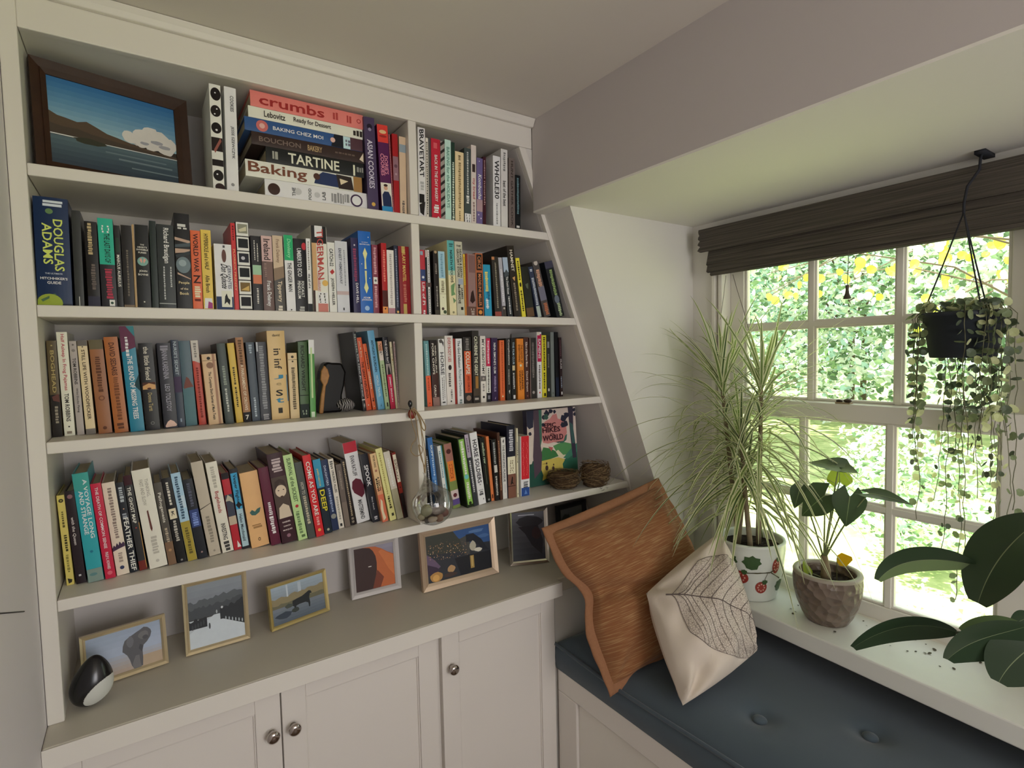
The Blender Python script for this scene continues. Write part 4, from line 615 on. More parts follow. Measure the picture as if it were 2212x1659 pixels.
row(ZS[3], .1, G4, 'fourth shelf', .0006, XD0, [
 ((128.6,153.7,106.4,1073.6), 'cdbd66', 'straw yellow book', 'with black disc top', [('o',.06,'3a3420',.62),('o',.06,'8a8040',.3),('x',.18,.34,'6a602c',.5,.15),('x',.44,.62,'4a4420',.55,.2),('x',.66,.85,'8a8040',.5,.2),('p',[(.2,.92),(.8,.94),(.7,.97),(.3,.98)],'3a3420')]),
 ((156.6,188.4,129.5,1063.9), '33252b', 'dark plum hardcover', 'with white script', [('v','with the Queen',.28,.58,'c8c0bc',.45,.36,.2),('o',.06,'8a6468',.55),('b',.9,.92,'b8b4b4',.35,.6)]),
 ((192.2,228.9,154.6,1025.3), '2f9aa4', 'thick teal hardcover', 'with white capitals', [('b',0,.16,'3d9a92'),('v','A VOYAGE LONG',.06,.6,'d0e4e0',.72,.26),('v','AND STRANGE',.16,.56,'d0e4e0',.38,.28),('b',.88,1,'7a8e86'),('o',.72,'1f6f88',.2),('o',.93,'5a7f80',.5,.4,.5)]),
 ((231.8,255.9,198,1046.5), 'bb2240', 'crimson hardcover', 'with white serif capitals', [('v','THE DEATH OF COMMON SENSE',.04,.68,'e8ccd0',.5,.3),('v','PHILIP K. HOWARD',.72,.9,'e8ccd0',.5,.3),('o',.94,'d06070',.5)]),
 ((257.8,286.8,223,1044.6), 'dccdbb', 'cream hardcover', 'with purple skyline', [('x',.06,.6,'8a7a70',.5,.18),('p',[(0,.7),(.15,.67),(.25,.69),(.4,.65),(.5,.68),(.62,.64),(.75,.67),(.9,.65),(1,.67),(1,.7),(.5,.715),(0,.735)],'4a3350'),('x',.76,.86,'9a8c80',.5,.2),('o',.92,'3a4468',.36)]),
 ((287.7,306,255.9,1043.7), '2b3038', 'navy black book', 'with large white capitals', [('v','FEATHER THIEF',.39,.98,'e0dcd0',.55,.62),('x',.05,.22,'a8b0b4',.5,.28),('o',.29,'c89a80',.18),('x',.34,.38,'8a9098',.5,.3)]),
 ((309,327.3,273.3,1028.2), '3a3a3a', 'brown black book', 'with orange edge stripe', [('b',0,.1,'4a2028'),('v','THE GHOST MAP',.12,.5,'dcd8cc',.45,.45),('b',.9,1,'7a2c24'),('o',.55,'9a3c38',.2),('b',.5,.98,'c8974c',.9,.97)]),
 ((332,372.6,288.7,1017.6), 'dad6c8', 'thick off white hardcover', 'with brown brush mark', [('v','THINKING,',.1,.28,'a8a498',.68,.22),('v','FAST AND SLOW',.1,.36,'a8a498',.4,.2),('p',[(.42,.42),(.5,.41),(.56,.6),(.5,.63),(.44,.6)],'6a3a34'),('x',.68,.86,'b0aca0',.5,.2),('o',.93,'b8b4a8',.2)]),
 ((374.5,392.9,341.7,1043.7), '57524a', 'smoky brown book', 'with blackletter title', [('v','Pathogenesis',.12,.48,'ccc8bc',.45,.5),('x',.55,.8,'a89a84',.5,.2),('b',.72,1,'7a5f48'),('o',.82,'a8845c',.4)]),
 ((393.6,415.6,358,1034), '1a1a1b', 'black paperback', 'with cream square mid spine', [('x',.05,.32,'c8c4b8',.5,.16),('b',.36,.48,'d8ceb0',.12,.88),('v','K',.39,.45,'2a2a2a',.5,.3),('x',.5,.75,'b0aca0',.5,.2),('o',.97,'8a8884',.25)]),
 ((417.2,439.2,378.1,1023.2), '9fc0d4', 'sky and ochre book', 'with dark capitals', [('b',.55,1,'a08f38'),('b',.26,.4,'b8ccd8',.4,.95),('x',.04,.5,'3f5a70',.45,.2),('x',.62,.9,'6a5f28',.5,.2)]),
 ((440.8,462.8,406.6,1036.3), '262a33', 'blue black book', 'with navy label', [('b',.38,.6,'36477c',.05,.98),('x',.05,.34,'55586a',.5,.2),('x',.42,.58,'7a90c8',.5,.3),('o',.92,'a88a84',.2)]),
 ((466,492,424.5,998.8), 'b6ac9a', 'tall greige hardcover', 'with creased middle', [('p',[(0,.49),(1,.45),(1,.455),(0,.5)],'4a443c'),('x',.58,.86,'8a8274',.5,.2),('o',.95,'8f8778',.2)]),
 ((495.3,520.6,456.3,999.6), 'd9d5c6', 'glossy white hardcover', 'with small red title', [('v','Bogleheads',.32,.56,'a04a48',.45,.42),('v','INVESTING',.68,.86,'3a3834',.5,.4),('x',.05,.28,'b0ac9e',.5,.2),('x',.88,.98,'4a4844',.5,.26)]),
 ((521.4,538.5,492.9,1021.6), 'ad2430', 'red and grey book', 'with snowy photograph', [('b',0,.08,'2c2428'),('b',.28,.56,'454a58'),('p',[(0,.36),(.4,.28),(.9,.33),(1,.4),(.5,.36)],'b0ac98'),('b',.56,.67,'b8a890'),('p',[(.5,.97),(.6,.88),(1,.97)],'dcd4d0')]),
 ((537.6,558,508.3,1013.5), '25232c', 'black edged blue book', 'with bird silhouette', [('b',.05,.5,'3f9cc6',.08,.85),('b',.5,.97,'a8c4cc',.08,.85),('v','Vesper Flights',.07,.42,'1c2c38',.45,.46),('p',[(.1,.44),(.5,.41),(.9,.46),(.6,.47),(.45,.5)],'1a1c22'),('v','Helen Macdonald',.56,.9,'3a4a54',.45,.36)]),
 ((558.8,600.3,532.8,1021.6), 'd8ab76', 'thick apricot book', 'with small teal emblem', [('p',[(.2,.53),(.35,.5),(.5,.53),(.65,.5),(.85,.49),(.75,.55),(.5,.58),(.3,.57)],'3f6660'),('x',.7,.73,'9a7448',.5,.3),('o',.9,'5a4228',.14,.5,1.5),('o',.9,'d8ab76',.08,.5,1.5)]),
 ((604.4,626.3,573.5,1010.2), '68203a', 'maroon book', 'with white foot lettering', [('x',.45,.6,'e4d4d4',.5,.2),('x',.63,.86,'e4d4d4',.5,.24)]),
 ((627,662.7,594.6,981), '46222c', 'thick wine hardcover', 'with sepia baby portrait', [('b',.26,.72,'584a42'),('o',.42,'cdbba4',.72,.5,1.2),('p',[(.1,.72),(.2,.6),(.5,.56),(.85,.6),(.95,.72)],'c8b8a2'),('o',.41,'3a2c28',.11,.35,.6),('o',.41,'3a2c28',.11,.68,.6),('o',.48,'5a3c36',.2,.5,.5),('p',[(.12,.4),(.2,.31),(.5,.285),(.8,.31),(.88,.38),(.5,.325)],'4a3a34'),('x',.06,.2,'b8a8a8',.5,.34),('h','GABRIEL',.765,'d8c8c4',.55),('h','GARCIA',.81,'d8c8c4',.48),('h','MARQUEZ',.855,'d8c8c4',.62),('o',.92,'8a6470',.26)]),
 ((664.3,685.4,628.5,982.9), 'b3cf8e', 'light green book', 'with red dot', [('v','SURVIVAL of the SICKEST',.04,.55,'4f6a44',.5,.42),('o',.6,'a82c34',.36),('x',.66,.9,'6a8458',.45,.22),('b',.94,.97,'5a7448',.4,.8)]),
 ((687,703.3,656,998.3), '4f5450', 'grey hardcover', 'with sketched silver lettering', [('v','HOW TO',.26,.42,'b0aca0',.5,.45),('x',.44,.8,'b0a890',.5,.22)]),
 ((705,722.9,674,982.9), 'c4262c', 'red book', 'with white curved capitals', [('v','COME AS YOU ARE',.08,.74,'f0d8d0',.5,.5),('x',.76,.86,'e09a94',.5,.2),('o',.92,'e0a04c',.4)]),
 ((723.7,740.8,697.6,991.8), '23313f', 'blue book', 'with yellow bold capitals', [('b',0,.38,'3a8fb0'),('v','JAMES NESTOR',.12,.36,'c8c070',.4,.28),('v','DEEP',.41,.7,'e4cc30',.55,.62),('o',.95,'a8a890',.34)]),
 ((740.8,755.4,713,992.7), '2b3a60', 'navy hardcover', 'with grey moon', [('v','DAUGHTERS',.08,.36,'b8c0d0',.45,.34),('x',.4,.72,'8a98b4',.5,.2),('o',.8,'8a8c84',.8),('b',.82,.84,'2b3a60')]),
 ((755,766.8,731,990.2), 'd8d2c4', 'narrow white book', 'with black capitals', [('v','UNLIKELY ALLIES',.16,.48,'3a3a36',.55,.42),('x',.03,.12,'6a6a64',.5,.3),('x',.54,.86,'9a968a',.5,.2),('b',.93,.97,'3a3a36',.3,.7)]),
 ((768.4,780.6,748.9,1001.6), '6a5f57', 'worn brown book', 'with faded spine', [('b',.6,1,'75695e'),('x',.1,.4,'8a7f74',.5,.2)]),
 ((781.5,792.8,758.7,991.8), '2e2320', 'thin black brown book', 'with cream print', [('x',.03,.85,'a8987c',.5,.18),('o',.9,'8a8070',.5),('o',.95,'8a8070',.5)]),
 ((794.5,823.8,762,956), 'e3e0de', 'tall white hardcover', 'with crimson stain', [('b',0,.13,'b32a3a'),('v','EVAN RATLIFF',.17,.42,'4a4a4c',.5,.3),('p',[(.1,.56),(.2,.48),(.5,.45),(.85,.48),(1,.56),(.95,.66),(.7,.7),(.45,.66),(.2,.62)],'6a1f33'),('v','MASTERMIND',.72,.96,'4a4a4c',.5,.32)]),
 ((827,845.7,799.3,980.4), '2c2d36', 'black navy book', 'with big white capitals', [('v','SPOOK',.16,.47,'e8e4dc',.45,.55),('v','Mary Roach',.63,.82,'b8b8bc',.45,.26),('x',.92,.96,'b8b8bc',.5,.24)]),
 ((847.4,864.4,822,978.8), 'd69a70', 'peach book', 'with black title and skeleton', [('b',0,.5,'e4ba8a'),('v','PETER KING',.03,.2,'5a3a28',.5,.3),('v','A DEATH',.34,.54,'3a2620',.62,.34),('x',.36,.54,'3a2620',.3,.16),('b',.6,1,'cf6f50'),('p',[(.2,.98),(.1,.8),(.35,.66),(.6,.7),(.5,.85),(.7,.95)],'e4ccaa'),('o',.25,'a8705a',.4)]),
 ((867.7,882.3,834.3,968.2), 'e0d690', 'pale yellow book', 'with black square foot', [('x',.06,.62,'a89e5c',.45,.14),('x',.66,.82,'5a5430',.5,.2),('b',.9,.94,'4a4a34',.4,.75)]),
 ((884,897.8,852.2,974.8), 'c9c4b4', 'misty white book', 'without clear lettering', [('b',.55,1,'a8a488'),('x',.1,.5,'dedad0',.5,.2)]),
 ((899,907.4,873.4,975.6), '8d2b1f', 'rust red book', 'with cream label', [('b',.03,.45,'e0d4bc',.1,.95),('v','CARL',.1,.26,'6a4a40',.7,.3),('v','SAGAN',.1,.4,'6a4a40',.35,.34),('b',.62,1,'2a1c1a'),('o',.53,'4a1c18',.4)]),
], yb=[(100,1270),(150,1265.5),(188,1258),(228,1254),(256,1245),(287,1237),(327,1228),(372,1222),(393,1215),(416,1211),(439,1207),(492,1194),(520,1187),(538,1183),(600,1176),(662,1166),(685,1160),(703,1158),(723,1152),(741,1144),(755,1139),(767,1135),(780,1134),(792,1127),(824,1122),(846,1124),(864,1122),(882,1118),(898,1115),(908,1112)], first='against the outer stile')
row(ZS[3], .1, G4, 'fourth shelf', XD1, 1.40, [
 ((930.5,937.6,917.6,972.8), '2c2e38', 'thin dark book', 'with white slanted letters', [('x',.1,.95,'b8bac0',.5,.2)]),
 ((938.7,951.7,920,947), '3668a4', 'cobalt blue book', 'with black foot', [('v','SKIPPY',.1,.3,'d0dcec',.6,.42),('x',.3,.78,'a8c0dc',.6,.18),('b',.74,1,'20242c'),('o',.55,'5a88bc',.7)]),
 ((963.4,972.8,944.6,964.6), 'd8dcd4', 'narrow ice white book', 'with teal edge', [('b',0,1,'5a98a4',.72,1),('x',.08,.5,'7a98a0',.35,.2),('x',.6,.95,'9aa8a8',.4,.2)]),
 ((978.7,995.2,955.2,961), '78884a', 'short collage book', 'with orange panel', [('b',0,.28,'9c6c60'),('o',.12,'5a2c28',.6),('b',.27,.58,'dc7c34',.12,.9),('x',.32,.52,'a84c20',.5,.25),('b',.72,.88,'c8b8b4'),('o',.8,'6a2c34',.5),('b',.86,.95,'5a4a84')]),
 ((1009.3,1024.6,989.3,948), '2a3a1c', 'green boxed book', 'with pale stripe of print', [('b',.02,.96,'86b554',.14,.86),('x',.05,.5,'e0ecd0',.5,.2),('o',.56,'6ab8b8',.6),('x',.64,.88,'d8e4c8',.5,.2),('o',.94,'2a3a1c',.4)]),
 ((1024.6,1032.8,1001,940), '3c4048', 'lilac black book', 'with white print', [('b',0,.32,'a89cac'),('x',.05,.25,'6a5c70',.5,.2),('x',.36,.8,'c0c0c0',.5,.24)]),
 ((1035,1050.4,1014,936.4), 'e4e2e4', 'white and black book', 'with bold slanted capitals', [('v','HORSE SOLDIERS',.1,.7,'23232a',.5,.56),('h','DOUG',.8,'4a4a4e',.6),('x',.82,.87,'5a5a5e',.5,.3),('o',.93,'6a6470',.12,.7,2),('b',.72,.73,'5a5a5e',.4,.6)]),
 ((1051.6,1061.7,1034,947), '20221f', 'black book', 'with pale green script', [('v','medium raw',.08,.4,'b4c4a4',.55,.5,.2),('b',.42,.72,'6a7060',.45,.52),('o',.96,'8a8a88',.4)]),
 ((1062,1068,1050.9,943.5), 'd87c48', 'thin orange book', 'without lettering', [('b',.9,.96,'5a2c1c',.3,.7)]),
 ((1069.2,1080,1058.6,950.5), '262627', 'charcoal black book', 'with white vertical print', [('x',.05,.4,'9a9c9c',.5,.24),('b',.42,.54,'c8c4bc',.2,.9),('x',.6,.92,'b8b4ac',.5,.22)]),
 ((1080,1086.6,1072.7,935.2), '5a3a2e', 'tall chocolate book', 'with copper letters', [('x',.12,.85,'a87858',.5,.25)]),
 ((1086.8,1096.2,1082,945.8), 'd4d2cc', 'white book', 'with grey spaced capitals', [('v','THE DANCING PLAGUE',.12,.72,'4a4c4c',.45,.45),('p',[(.3,.06),(.7,.02),(.5,.1)],'3a3c3c'),('b',.76,.9,'9a9a98',.45,.55)]),
 ((1097.4,1115,1093.9,920), '26263a', 'tallest patterned book', 'in navy, cream and brown', [('x',.06,.36,'b8b8c0',.5,.28),('b',.43,.67,'e0d4b8'),('x',.48,.64,'8a7c60',.5,.24),('b',.67,1,'7c5444'),('p',[(.3,.82),(.5,.7),(.62,.72),(.58,.78),(.75,.82),(.55,.8)],'2c1c18'),('b',.83,.84,'4a2c24')]),
 ((1116.2,1120.5,1113.9,925.8), 'ded2b4', 'thin cream book', 'with spaced black letters', [('x',.2,.5,'4a4436',.5,.24),('o',.95,'4a4436',.5)]),
 ((1125.6,1144.4,1124.5,943.5), 'e8e4de', 'red, white and blue book', 'with squared panels', [('b',0,.72,'c4242e',.06,.96),('x',.1,.66,'dc6464',.5,.3),('x',.76,.84,'5a5c60',.5,.32),('b',.86,1,'2a4a8c',.04,.96),('p',[(.35,.97),(.5,.89),(.7,.97)],'5a80bc')]),
], yb=[(930,1106),(951,1103),(972,1100),(995,1097),(1024,1096),(1033,1091),(1050,1089),(1062,1082),(1068,1082),(1081,1081),(1096,1076),(1115,1075),(1144,1069.5)], first='behind the hanging glass ball')
# large illustrated book standing face out
ey = .150; ex0 = at(1145, 1043, y=ey).x; EH = at(1139.7, 888, y=ey+.012).z - ZS[3] - .002; EW = min(at(1259.5, 960, y=ey).x, xin(ZS[3]+EH)-.006) - ex0
eb = thing('book', 'large illustrated book facing out with pink blob title above green hills', 'book', (ex0+EW/2, ey, ZS[3]+.002), (-.05, 0, -.02), 'books on the fourth shelf')
MB().box(-EW/2, EW/2, 0, .003, 0, EH).box(-EW/2, EW/2, .022, .025, 0, EH).box(-EW/2, -EW/2+.003, .003, .022, 0, EH).build('cover', cloth('3c3550', True), eb, local=True)
MB().box(-EW/2+.0031, EW/2-.004, .0032, .0218, .003, EH-.003).build('page_block', PAGE, eb, local=True)
# ------------------------------------------------------------------ pictures
def pic_mesh(shapes, x0, x1, z0, z1, y):
    """printed picture: flat colour areas layered in order; shapes in 0..1, v up"""
    mb = MB(); mats = []; idx = {}
    for k, (c, pts) in enumerate(shapes):
        if c not in idx: idx[c] = len(mats); mats.append(mat('print_'+c, c, .5, gain=1.2, noise=.06, scale=60))
        vs = [(lerp(x0, x1, min(1, max(0, a))), y-.00004*(k+1), lerp(z0, z1, min(1, max(0, b)))) for a, b in pts]
        mb.add(vs, [tuple(range(len(vs)))], idx[c])
    return mb, mats
def R_(c, a0, a1, b0, b1): return (c, [(a0, b0), (a1, b0), (a1, b1), (a0, b1)])
def ell(c, a, b, ra, rb, n=14, j=0, rr=random.Random(3)): return (c, [(a+ra*math.cos(2*math.pi*k/n)*(1+rr.uniform(-j, j)), b+rb*math.sin(2*math.pi*k/n)*(1+rr.uniform(-j, j))) for k in range(n)])
def mixc(a, b, t): return ''.join('%02x' % int(lerp(int(a[i:i+2], 16), int(b[i:i+2], 16), t)) for i in (0, 2, 4))
def grad(c0, c1, b0, b1, n=8): return [R_(mixc(c0, c1, k/(n-1)), 0, 1, lerp(b0, b1, k/n), lerp(b0, b1, (k+1)/n)) for k in range(n)]
def ridge(c, pts, base): return (c, [(0, base)] + pts + [(1, base)])
PGL = glass_mat('picture_glass', (1, 1, 1), .06)
GOLD = mat('pale_gold_leaf', 'dccba6', .34, .55, noise=.08, scale=40); GOLD2 = mat('yellow_gold', 'dcc98a', .30, .6); SILV = mat('silver_white_frame', 'd8d4d2', .4, .25); PINKG = mat('champagne_frame', 'd6bfa4', .38, .5); CHR = mat('bright_silver', 'd8d2c8', .18, .9)
BLKF = mat('black_frame', '2a2c30', .5); WOODF = mat('dark_rough_wood', '38200f', .55, noise=.45, scale=24, bump=.5, bscale=60)
def frame(label, bl, br, hgt, lean, prof, thick, m, shapes, step=None, z=ZCT, name='picture_frame', group='picture frames', inner=None):
    bl, br = Vector(bl), Vector(br); w = (br-bl).length; rz = math.atan2(br.y-bl.y, br.x-bl.x)
    rt = thing(name, label, 'picture frame', ((bl.x+br.x)/2, (bl.y+br.y)/2, z+.0005+(thick+.002)*math.sin(lean)), (-lean, 0, rz), group)
    f = MB(); a, b = prof, thick
    def rail(o, i, y0, y1, ho, hi_):      # mitred rails between outer and inner rectangles
        O = [(-w/2+o, ho), (w/2-o, ho), (w/2-o, hgt-ho), (-w/2+o, hgt-ho)]; I = [(-w/2+i, hi_), (w/2-i, hi_), (w/2-i, hgt-hi_), (-w/2+i, hgt-hi_)]
        for k in range(4):
            q = [O[k], O[(k+1) % 4], I[(k+1) % 4], I[k]]
            f.hexa([(p[0], y1, p[1]) for p in q], [(p[0], y0 if j < 2 else y0+b*.25, p[1]) for j, p in enumerate(q)])
    rail(0, a*.62, 0, b, 0, a*.62); rail(a*.62, a, b*.12, b, a*.62, a)
    f.build('frame', m, rt, local=True)
    mb, mt = pic_mesh(shapes, -w/2+a, w/2-a, a, hgt-a, b*.55); mb.build('photograph', mt, rt, local=True)
    MB().box(-w/2+a*.9, w/2-a*.9, b*.58, b*.9, a*.9, hgt-a*.9).build('backing', mat('frame_backing', '3a342e', .8), rt, local=True)
    MB().add([(-w/2+a, b*.4, a), (w/2-a, b*.4, a), (w/2-a, b*.4, hgt-a), (-w/2+a, b*.4, hgt-a)], [(0, 1, 2, 3)]).build('glass', PGL, rt, local=True)
    if step:   # easel leg
        h = hgt*.7; MB().hexa([(-.015, b, h), (.015, b, h), (.015, b+.003, h), (-.015, b+.003, h)], [(-.02, b+step, step*math.tan(lean)+.001), (.02, b+step, step*math.tan(lean)+.001), (.02, b+step+.003, step*math.tan(lean)+.001), (-.02, b+step+.003, step*math.tan(lean)+.001)]).build('easel_leg', mat('frame_backing', '3a342e', .8), rt, local=True)
    return rt
rr = random.Random(11)
# lake picture on the top shelf
sh = grad('8fb0bd', '2f6a9e', .42, 1.0, 10) + grad('2c3a48', '4e626a', 0, .34, 6)
sh += [ell('c3bfba', .62+.34*rr.random(), .44+.10*rr.random()+.0, .05+.03*rr.random(), .05+.03*rr.random(), 12, .2, rr) for _ in range(9)]
sh += [ell('d3cfc8', x, y, r, r*1.25, 14, .12, rr) for x, y, r in [(.6, .5, .06), (.7, .54, .07), (.78, .6, .075), (.86, .55, .08), (.94, .5, .07), (.8, .5, .09), (.7, .48, .07), (.9, .46, .08)]]
sh += [ell('9a9aa0', x, y, r, r*.5, 12, .2, rr) for x, y, r in [(.83, .5, .05), (.9, .46, .05), (.72, .46, .04)]]
sh += [ridge('4f3f2f', [(0, .60), (.06, .56), (.12, .55), (.2, .53), (.27, .56), (.34, .52), (.42, .47), (.5, .45), (.6, .42), (.7, .395), (.8, .385), (.9, .37), (1, .36)], .335),
       ridge('41352a', [(0, .46), (.1, .44), (.2, .45), (.3, .42), (.45, .40), (.6, .385), (.8, .36), (1, .345)], .33), R_('d3d6d4', 0, .2, .335, .347), R_('d3d6d4', .38, 1, .327, .336), ell('2f3020', .29, .325, .12, .035, 16, .15, rr), R_('6d7c82', .5, .95, .18, .2), R_('66767c', .4, .9, .24, .255), R_('6d7c82', .6, 1, .1, .115)]
frame('rough dark wood frame with lake, brown hills and white cloud, on top shelf', (.0105, .055, 0), (.304, .128, 0), .245, .06, .028, .022, WOODF, sh, z=ZS[0], name='landscape_picture')
# elephant
ELE = [(.46, .47), (.47, .6), (.5, .72), (.56, .78), (.62, .82), (.66, .85), (.71, .88), (.77, .93), (.82, .9), (.86, .83), (.87, .76), (.85, .66), (.8, .56), (.75, .5), (.73, .38), (.73, .2), (.72, .02), (.6, .0), (.57, .1), (.55, .24), (.52, .36), (.48, .44)]
sh = grad('b09f90', 'a8b4c8', 0, .5, 6) + grad('a8b4c8', '9aa8bc', .5, 1, 4) + [R_('b5a086', .7, 1, 0, .26), ('56565a', ELE), ell('6c6a6c', .76, .74, .07, .1, 12, .15, rr), ell('4a4a4e', .78, .68, .04, .05), ell('6a6a70', .57, .66, .05, .13, 12, .1, rr), ('6e6c6e', [(.6, .0), (.58, .12), (.63, .3), (.68, .3), (.69, .1), (.7, .0)]), ('3f3f44', [(.7, .55), (.74, .5), (.72, .35), (.68, .45)])]
frame('gold frame with grey elephant photograph, behind the black and white stone bird', (.024, .104, 0), (.195, .128, 0), .122, .17, .011, .014, GOLD, sh, .07)
# winter avenue
trees = lambda c, x0, x1, y0, y1, n, base: (c, [(x0, base)] + [(lerp(x0, x1, k/n), lerp(y0, y1, k/n) + rr.uniform(-.03, .03)) for k in range(n+1)] + [(x1, base)])
sh = grad('7b8288', '8d959c', .5, 1, 5) + [R_('50565a', 0, 1, .45, .62), trees('565c60', 0, 1, .72, .78, 20, .45), trees('43484c', 0, 1, .62, .66, 26, .45), R_('b9c2c8', 0, 1, 0, .44)]
sh += [('c9d2d8', [(0, .0), (1, .0), (1, .2), (.55, .46), (.45, .46), (0, .24)]), trees('22262a', 0, .32, .42, .47, 12, .3), trees('22262a', .56, 1, .52, .62, 14, .36), ('24282c', [(.56, .38), (1, .2), (1, .5), (.6, .5)])]
sh += [ell('3a3e42', .06+.05*k, .33+.012*k, .016, .04) for k in range(5)] + [ell('a9b2b8', .66+.06*k, .36-.02*k, .012, .03) for k in range(6)] + [ell('3c4044', .36, .3, .016, .05), ell('d8dde0', .6, .55, .02, .02), ell('b4bcc0', .5, .5, .014, .03)]
frame('gold frame with snowy tree avenue photograph, standing on the counter', (.233, .135, 0), (.386, .138, 0), .185, .12, .011, .014, GOLD, sh, .08)
# horse
HORSE = [(.36, .38), (.38, .5), (.46, .53), (.56, .55), (.64, .6), (.7, .64), (.74, .62), (.76, .55), (.72, .55), (.7, .46), (.71, .3), (.7, .2), (.68, .2), (.67, .32), (.62, .36), (.5, .36), (.44, .34), (.43, .18), (.40, .18), (.40, .34)]
sh = grad('8f9aa2', '9fb0bc', .6, 1, 5) + [trees('8f8464', 0, 1, .68, .74, 16, .4), trees('6d6a54', 0, 1, .5, .52, 18, .3)] + grad('5a6470', '77808a', 0, .42, 5) + [('24282a', HORSE), ell('4a5048', .3, .4, .08, .06, 12, .2, rr), ell('39403c', .42, .25, .08, .06, 12, .2, rr), R_('c2ccd2', .28, .31, .66, .98), R_('b4c0c8', .5, .56, .7, .96), ell('3a4450', .2, .2, .16, .08, 14, .2, rr)]
frame('small gold frame with dark horse photograph, third along the counter', (.441, .136, 0), (.612, .172, 0), .125, .15, .0095, .013, GOLD2, sh, .07)
# dune
sh = grad('8a8594', '9a96a6', .6, 1, 4) + [('c26a3a', [(0, 0), (1, 0), (1, .72), (.85, .8), (.7, .9), (.55, .97), (.4, .99), (.2, 1), (0, 1)]), ('3a2420', [(0, 0), (.42, 0), (.5, .2), (.55, .42), (.56, .6), (.54, .75), (.48, .88), (.4, .96), (.2, 1), (0, 1)]), ('7a3c26', [(.42, 0), (.62, 0), (.72, .22), (.56, .42)]), ('d27a44', [(1, .2), (1, .7), (.85, .78), (.7, .88), (.62, .84), (.75, .6), (.85, .4)]), R_('e4dcd4', .34, .42, .52, .54)]
frame('white frame with orange dune photograph in the middle of the counter', (.688, .197, 0), (.851, .190, 0), .170, .12, .017, .018, SILV, sh, .05)
# night bridge
sh = [R_('30333a', 0, 1, 0, 1), ('34588c', [(.42, 1), (1, 1), (1, .6), (.8, .62), (.6, .7), (.5, .82)]), ell('5a7cac', .8, .9, .12, .04, 12, .2, rr), ell('4a6ea0', .9, .76, .1, .04, 12, .2, rr), ('3d4038', [(0, 1), (.42, 1), (.5, .82), (.62, .7), (.6, .5), (0, .6)]), ('4a4a46', [(.52, .8), (.62, .84), (.68, .66), (.66, .42), (.58, .42), (.55, .6)]), ('20242c', [(.62, .86), (.74, .86), (.86, .7), (.94, .5), (.98, .42), (.88, .44), (.8, .6), (.7, .68), (.62, .7)]), ell('b8b4a0', .72, .58, .05, .12, 12, .15, rr), ell('d8d4c4', .8, .48, .06, .05, 12, .2, rr), ('1a1c22', [(.42, .4), (1, .4), (1, 0), (.5, 0)]), R_('a88a4c', .66, .72, .1, .38), R_('c8b070', .68, .70, .14, .36), ('6a5870', [(0, .62), (.12, .46), (.2, .3), (.1, .2), (0, .24)]), ('3a2c40', [(0, .4), (.14, .3), (.2, .22), (0, .16)]), ell('b88a4c', .13, .1, .1, .1, 14, .1, rr), ell('d8a860', .12, .08, .05, .07), ell('b89468', .36, .2, .06, .07, 12, .2, rr), ell('4a3a34', .34, .08, .1, .05, 12, .2, rr)]
for _ in range(120):
    a = rr.uniform(.02, .62); b = rr.uniform(.44, .82)*(1-.12*a) ; s = rr.uniform(.004, .013)
    sh.append(R_(rr.choice(['d8b088', 'c89868', 'e4c8a0', '9a7050', 'b88458', '6a5442']), a, a+s, b, b+s*1.5))
frame('wide champagne frame with night bridge photograph, under the hanging glass ball', (.893, .109, 0), (1.177, .100, 0), .196, .12, .022, .016, PINKG, sh, .08)
# silver frame
sh = grad('3a3c44', '6a6c78', 0, 1, 8) + [ell('34343c', .55, .8, .4, .12, 18, .1, rr), ('2c2c34', [(.2, .7), (.8, .72), (.95, .4), (.9, .1), (.6, .3), (.4, .55)]), R_('c8ccd8', .2, .7, .93, .95), ell('3c2c30', .75, .55, .14, .13, 14, .1, rr)]
frame('bright silver frame with dark photograph, beside the rust cushion corner', (1.242, .125, 0), (1.379, .070, 0), .200, .10, .013, .014, CHR, sh, .08)
# dark frame
sh = grad('4a4c4c', '6a6e70', 0, 1, 5) + [ell('3a3e3a', .25, .5, .2, .25, 14, .25, rr), ell('55595a', .7, .4, .25, .2, 14, .2, rr)]
frame('small black frame with grey photograph, half hidden behind the rust cushion', (1.560, .232, 0), (1.728, .246, 0), .138, .08, .021, .016, BLKF, sh, .03)
# print of the face-out book
CV = grad('e0d2c4', 'd8c8bc', .3, 1, 3) + [R_('2f4a3e', 0, 1, 0, .3)]
CV += [('3f7a44', [(.2, .34), (.3, .5), (.45, .47), (.6, .4), (.66, .36), (.2, .3)]), ('57945a', [(.5, .5), (.7, .54), (.88, .5), (.9, .36), (.6, .36)]), ('d0bd5c', [(.22, .12), (.24, .32), (.6, .34), (.72, .3), (.78, .2), (.6, .14), (.3, .1)]), ('e0d8b4', [(.55, .42), (.6, .44), (.7, .36), (.86, .34), (.72, .31), (.62, .33)]), ('2f6b56', [(.68, .24), (.78, .34), (1, .42), (1, .06), (.7, .1)]), ('3f8068', [(.7, .32), (.85, .42), (1, .5), (1, .38), (.8, .3)]), ('245244', [(0, 0), (.3, .0), (.28, .12), (.2, .3), (.08, .34), (0, .2)])]
CV += [('cb8480', [(.28, .78), (.27, .66), (.3, .56), (.4, .54), (.52, .55), (.62, .53), (.74, .55), (.8, .66), (.79, .76), (.72, .84), (.62, .86), (.6, .93), (.52, .92), (.46, .87), (.36, .84)]), ('b85c5c', [(.4, .5), (.5, .48), (.46, .43)])]
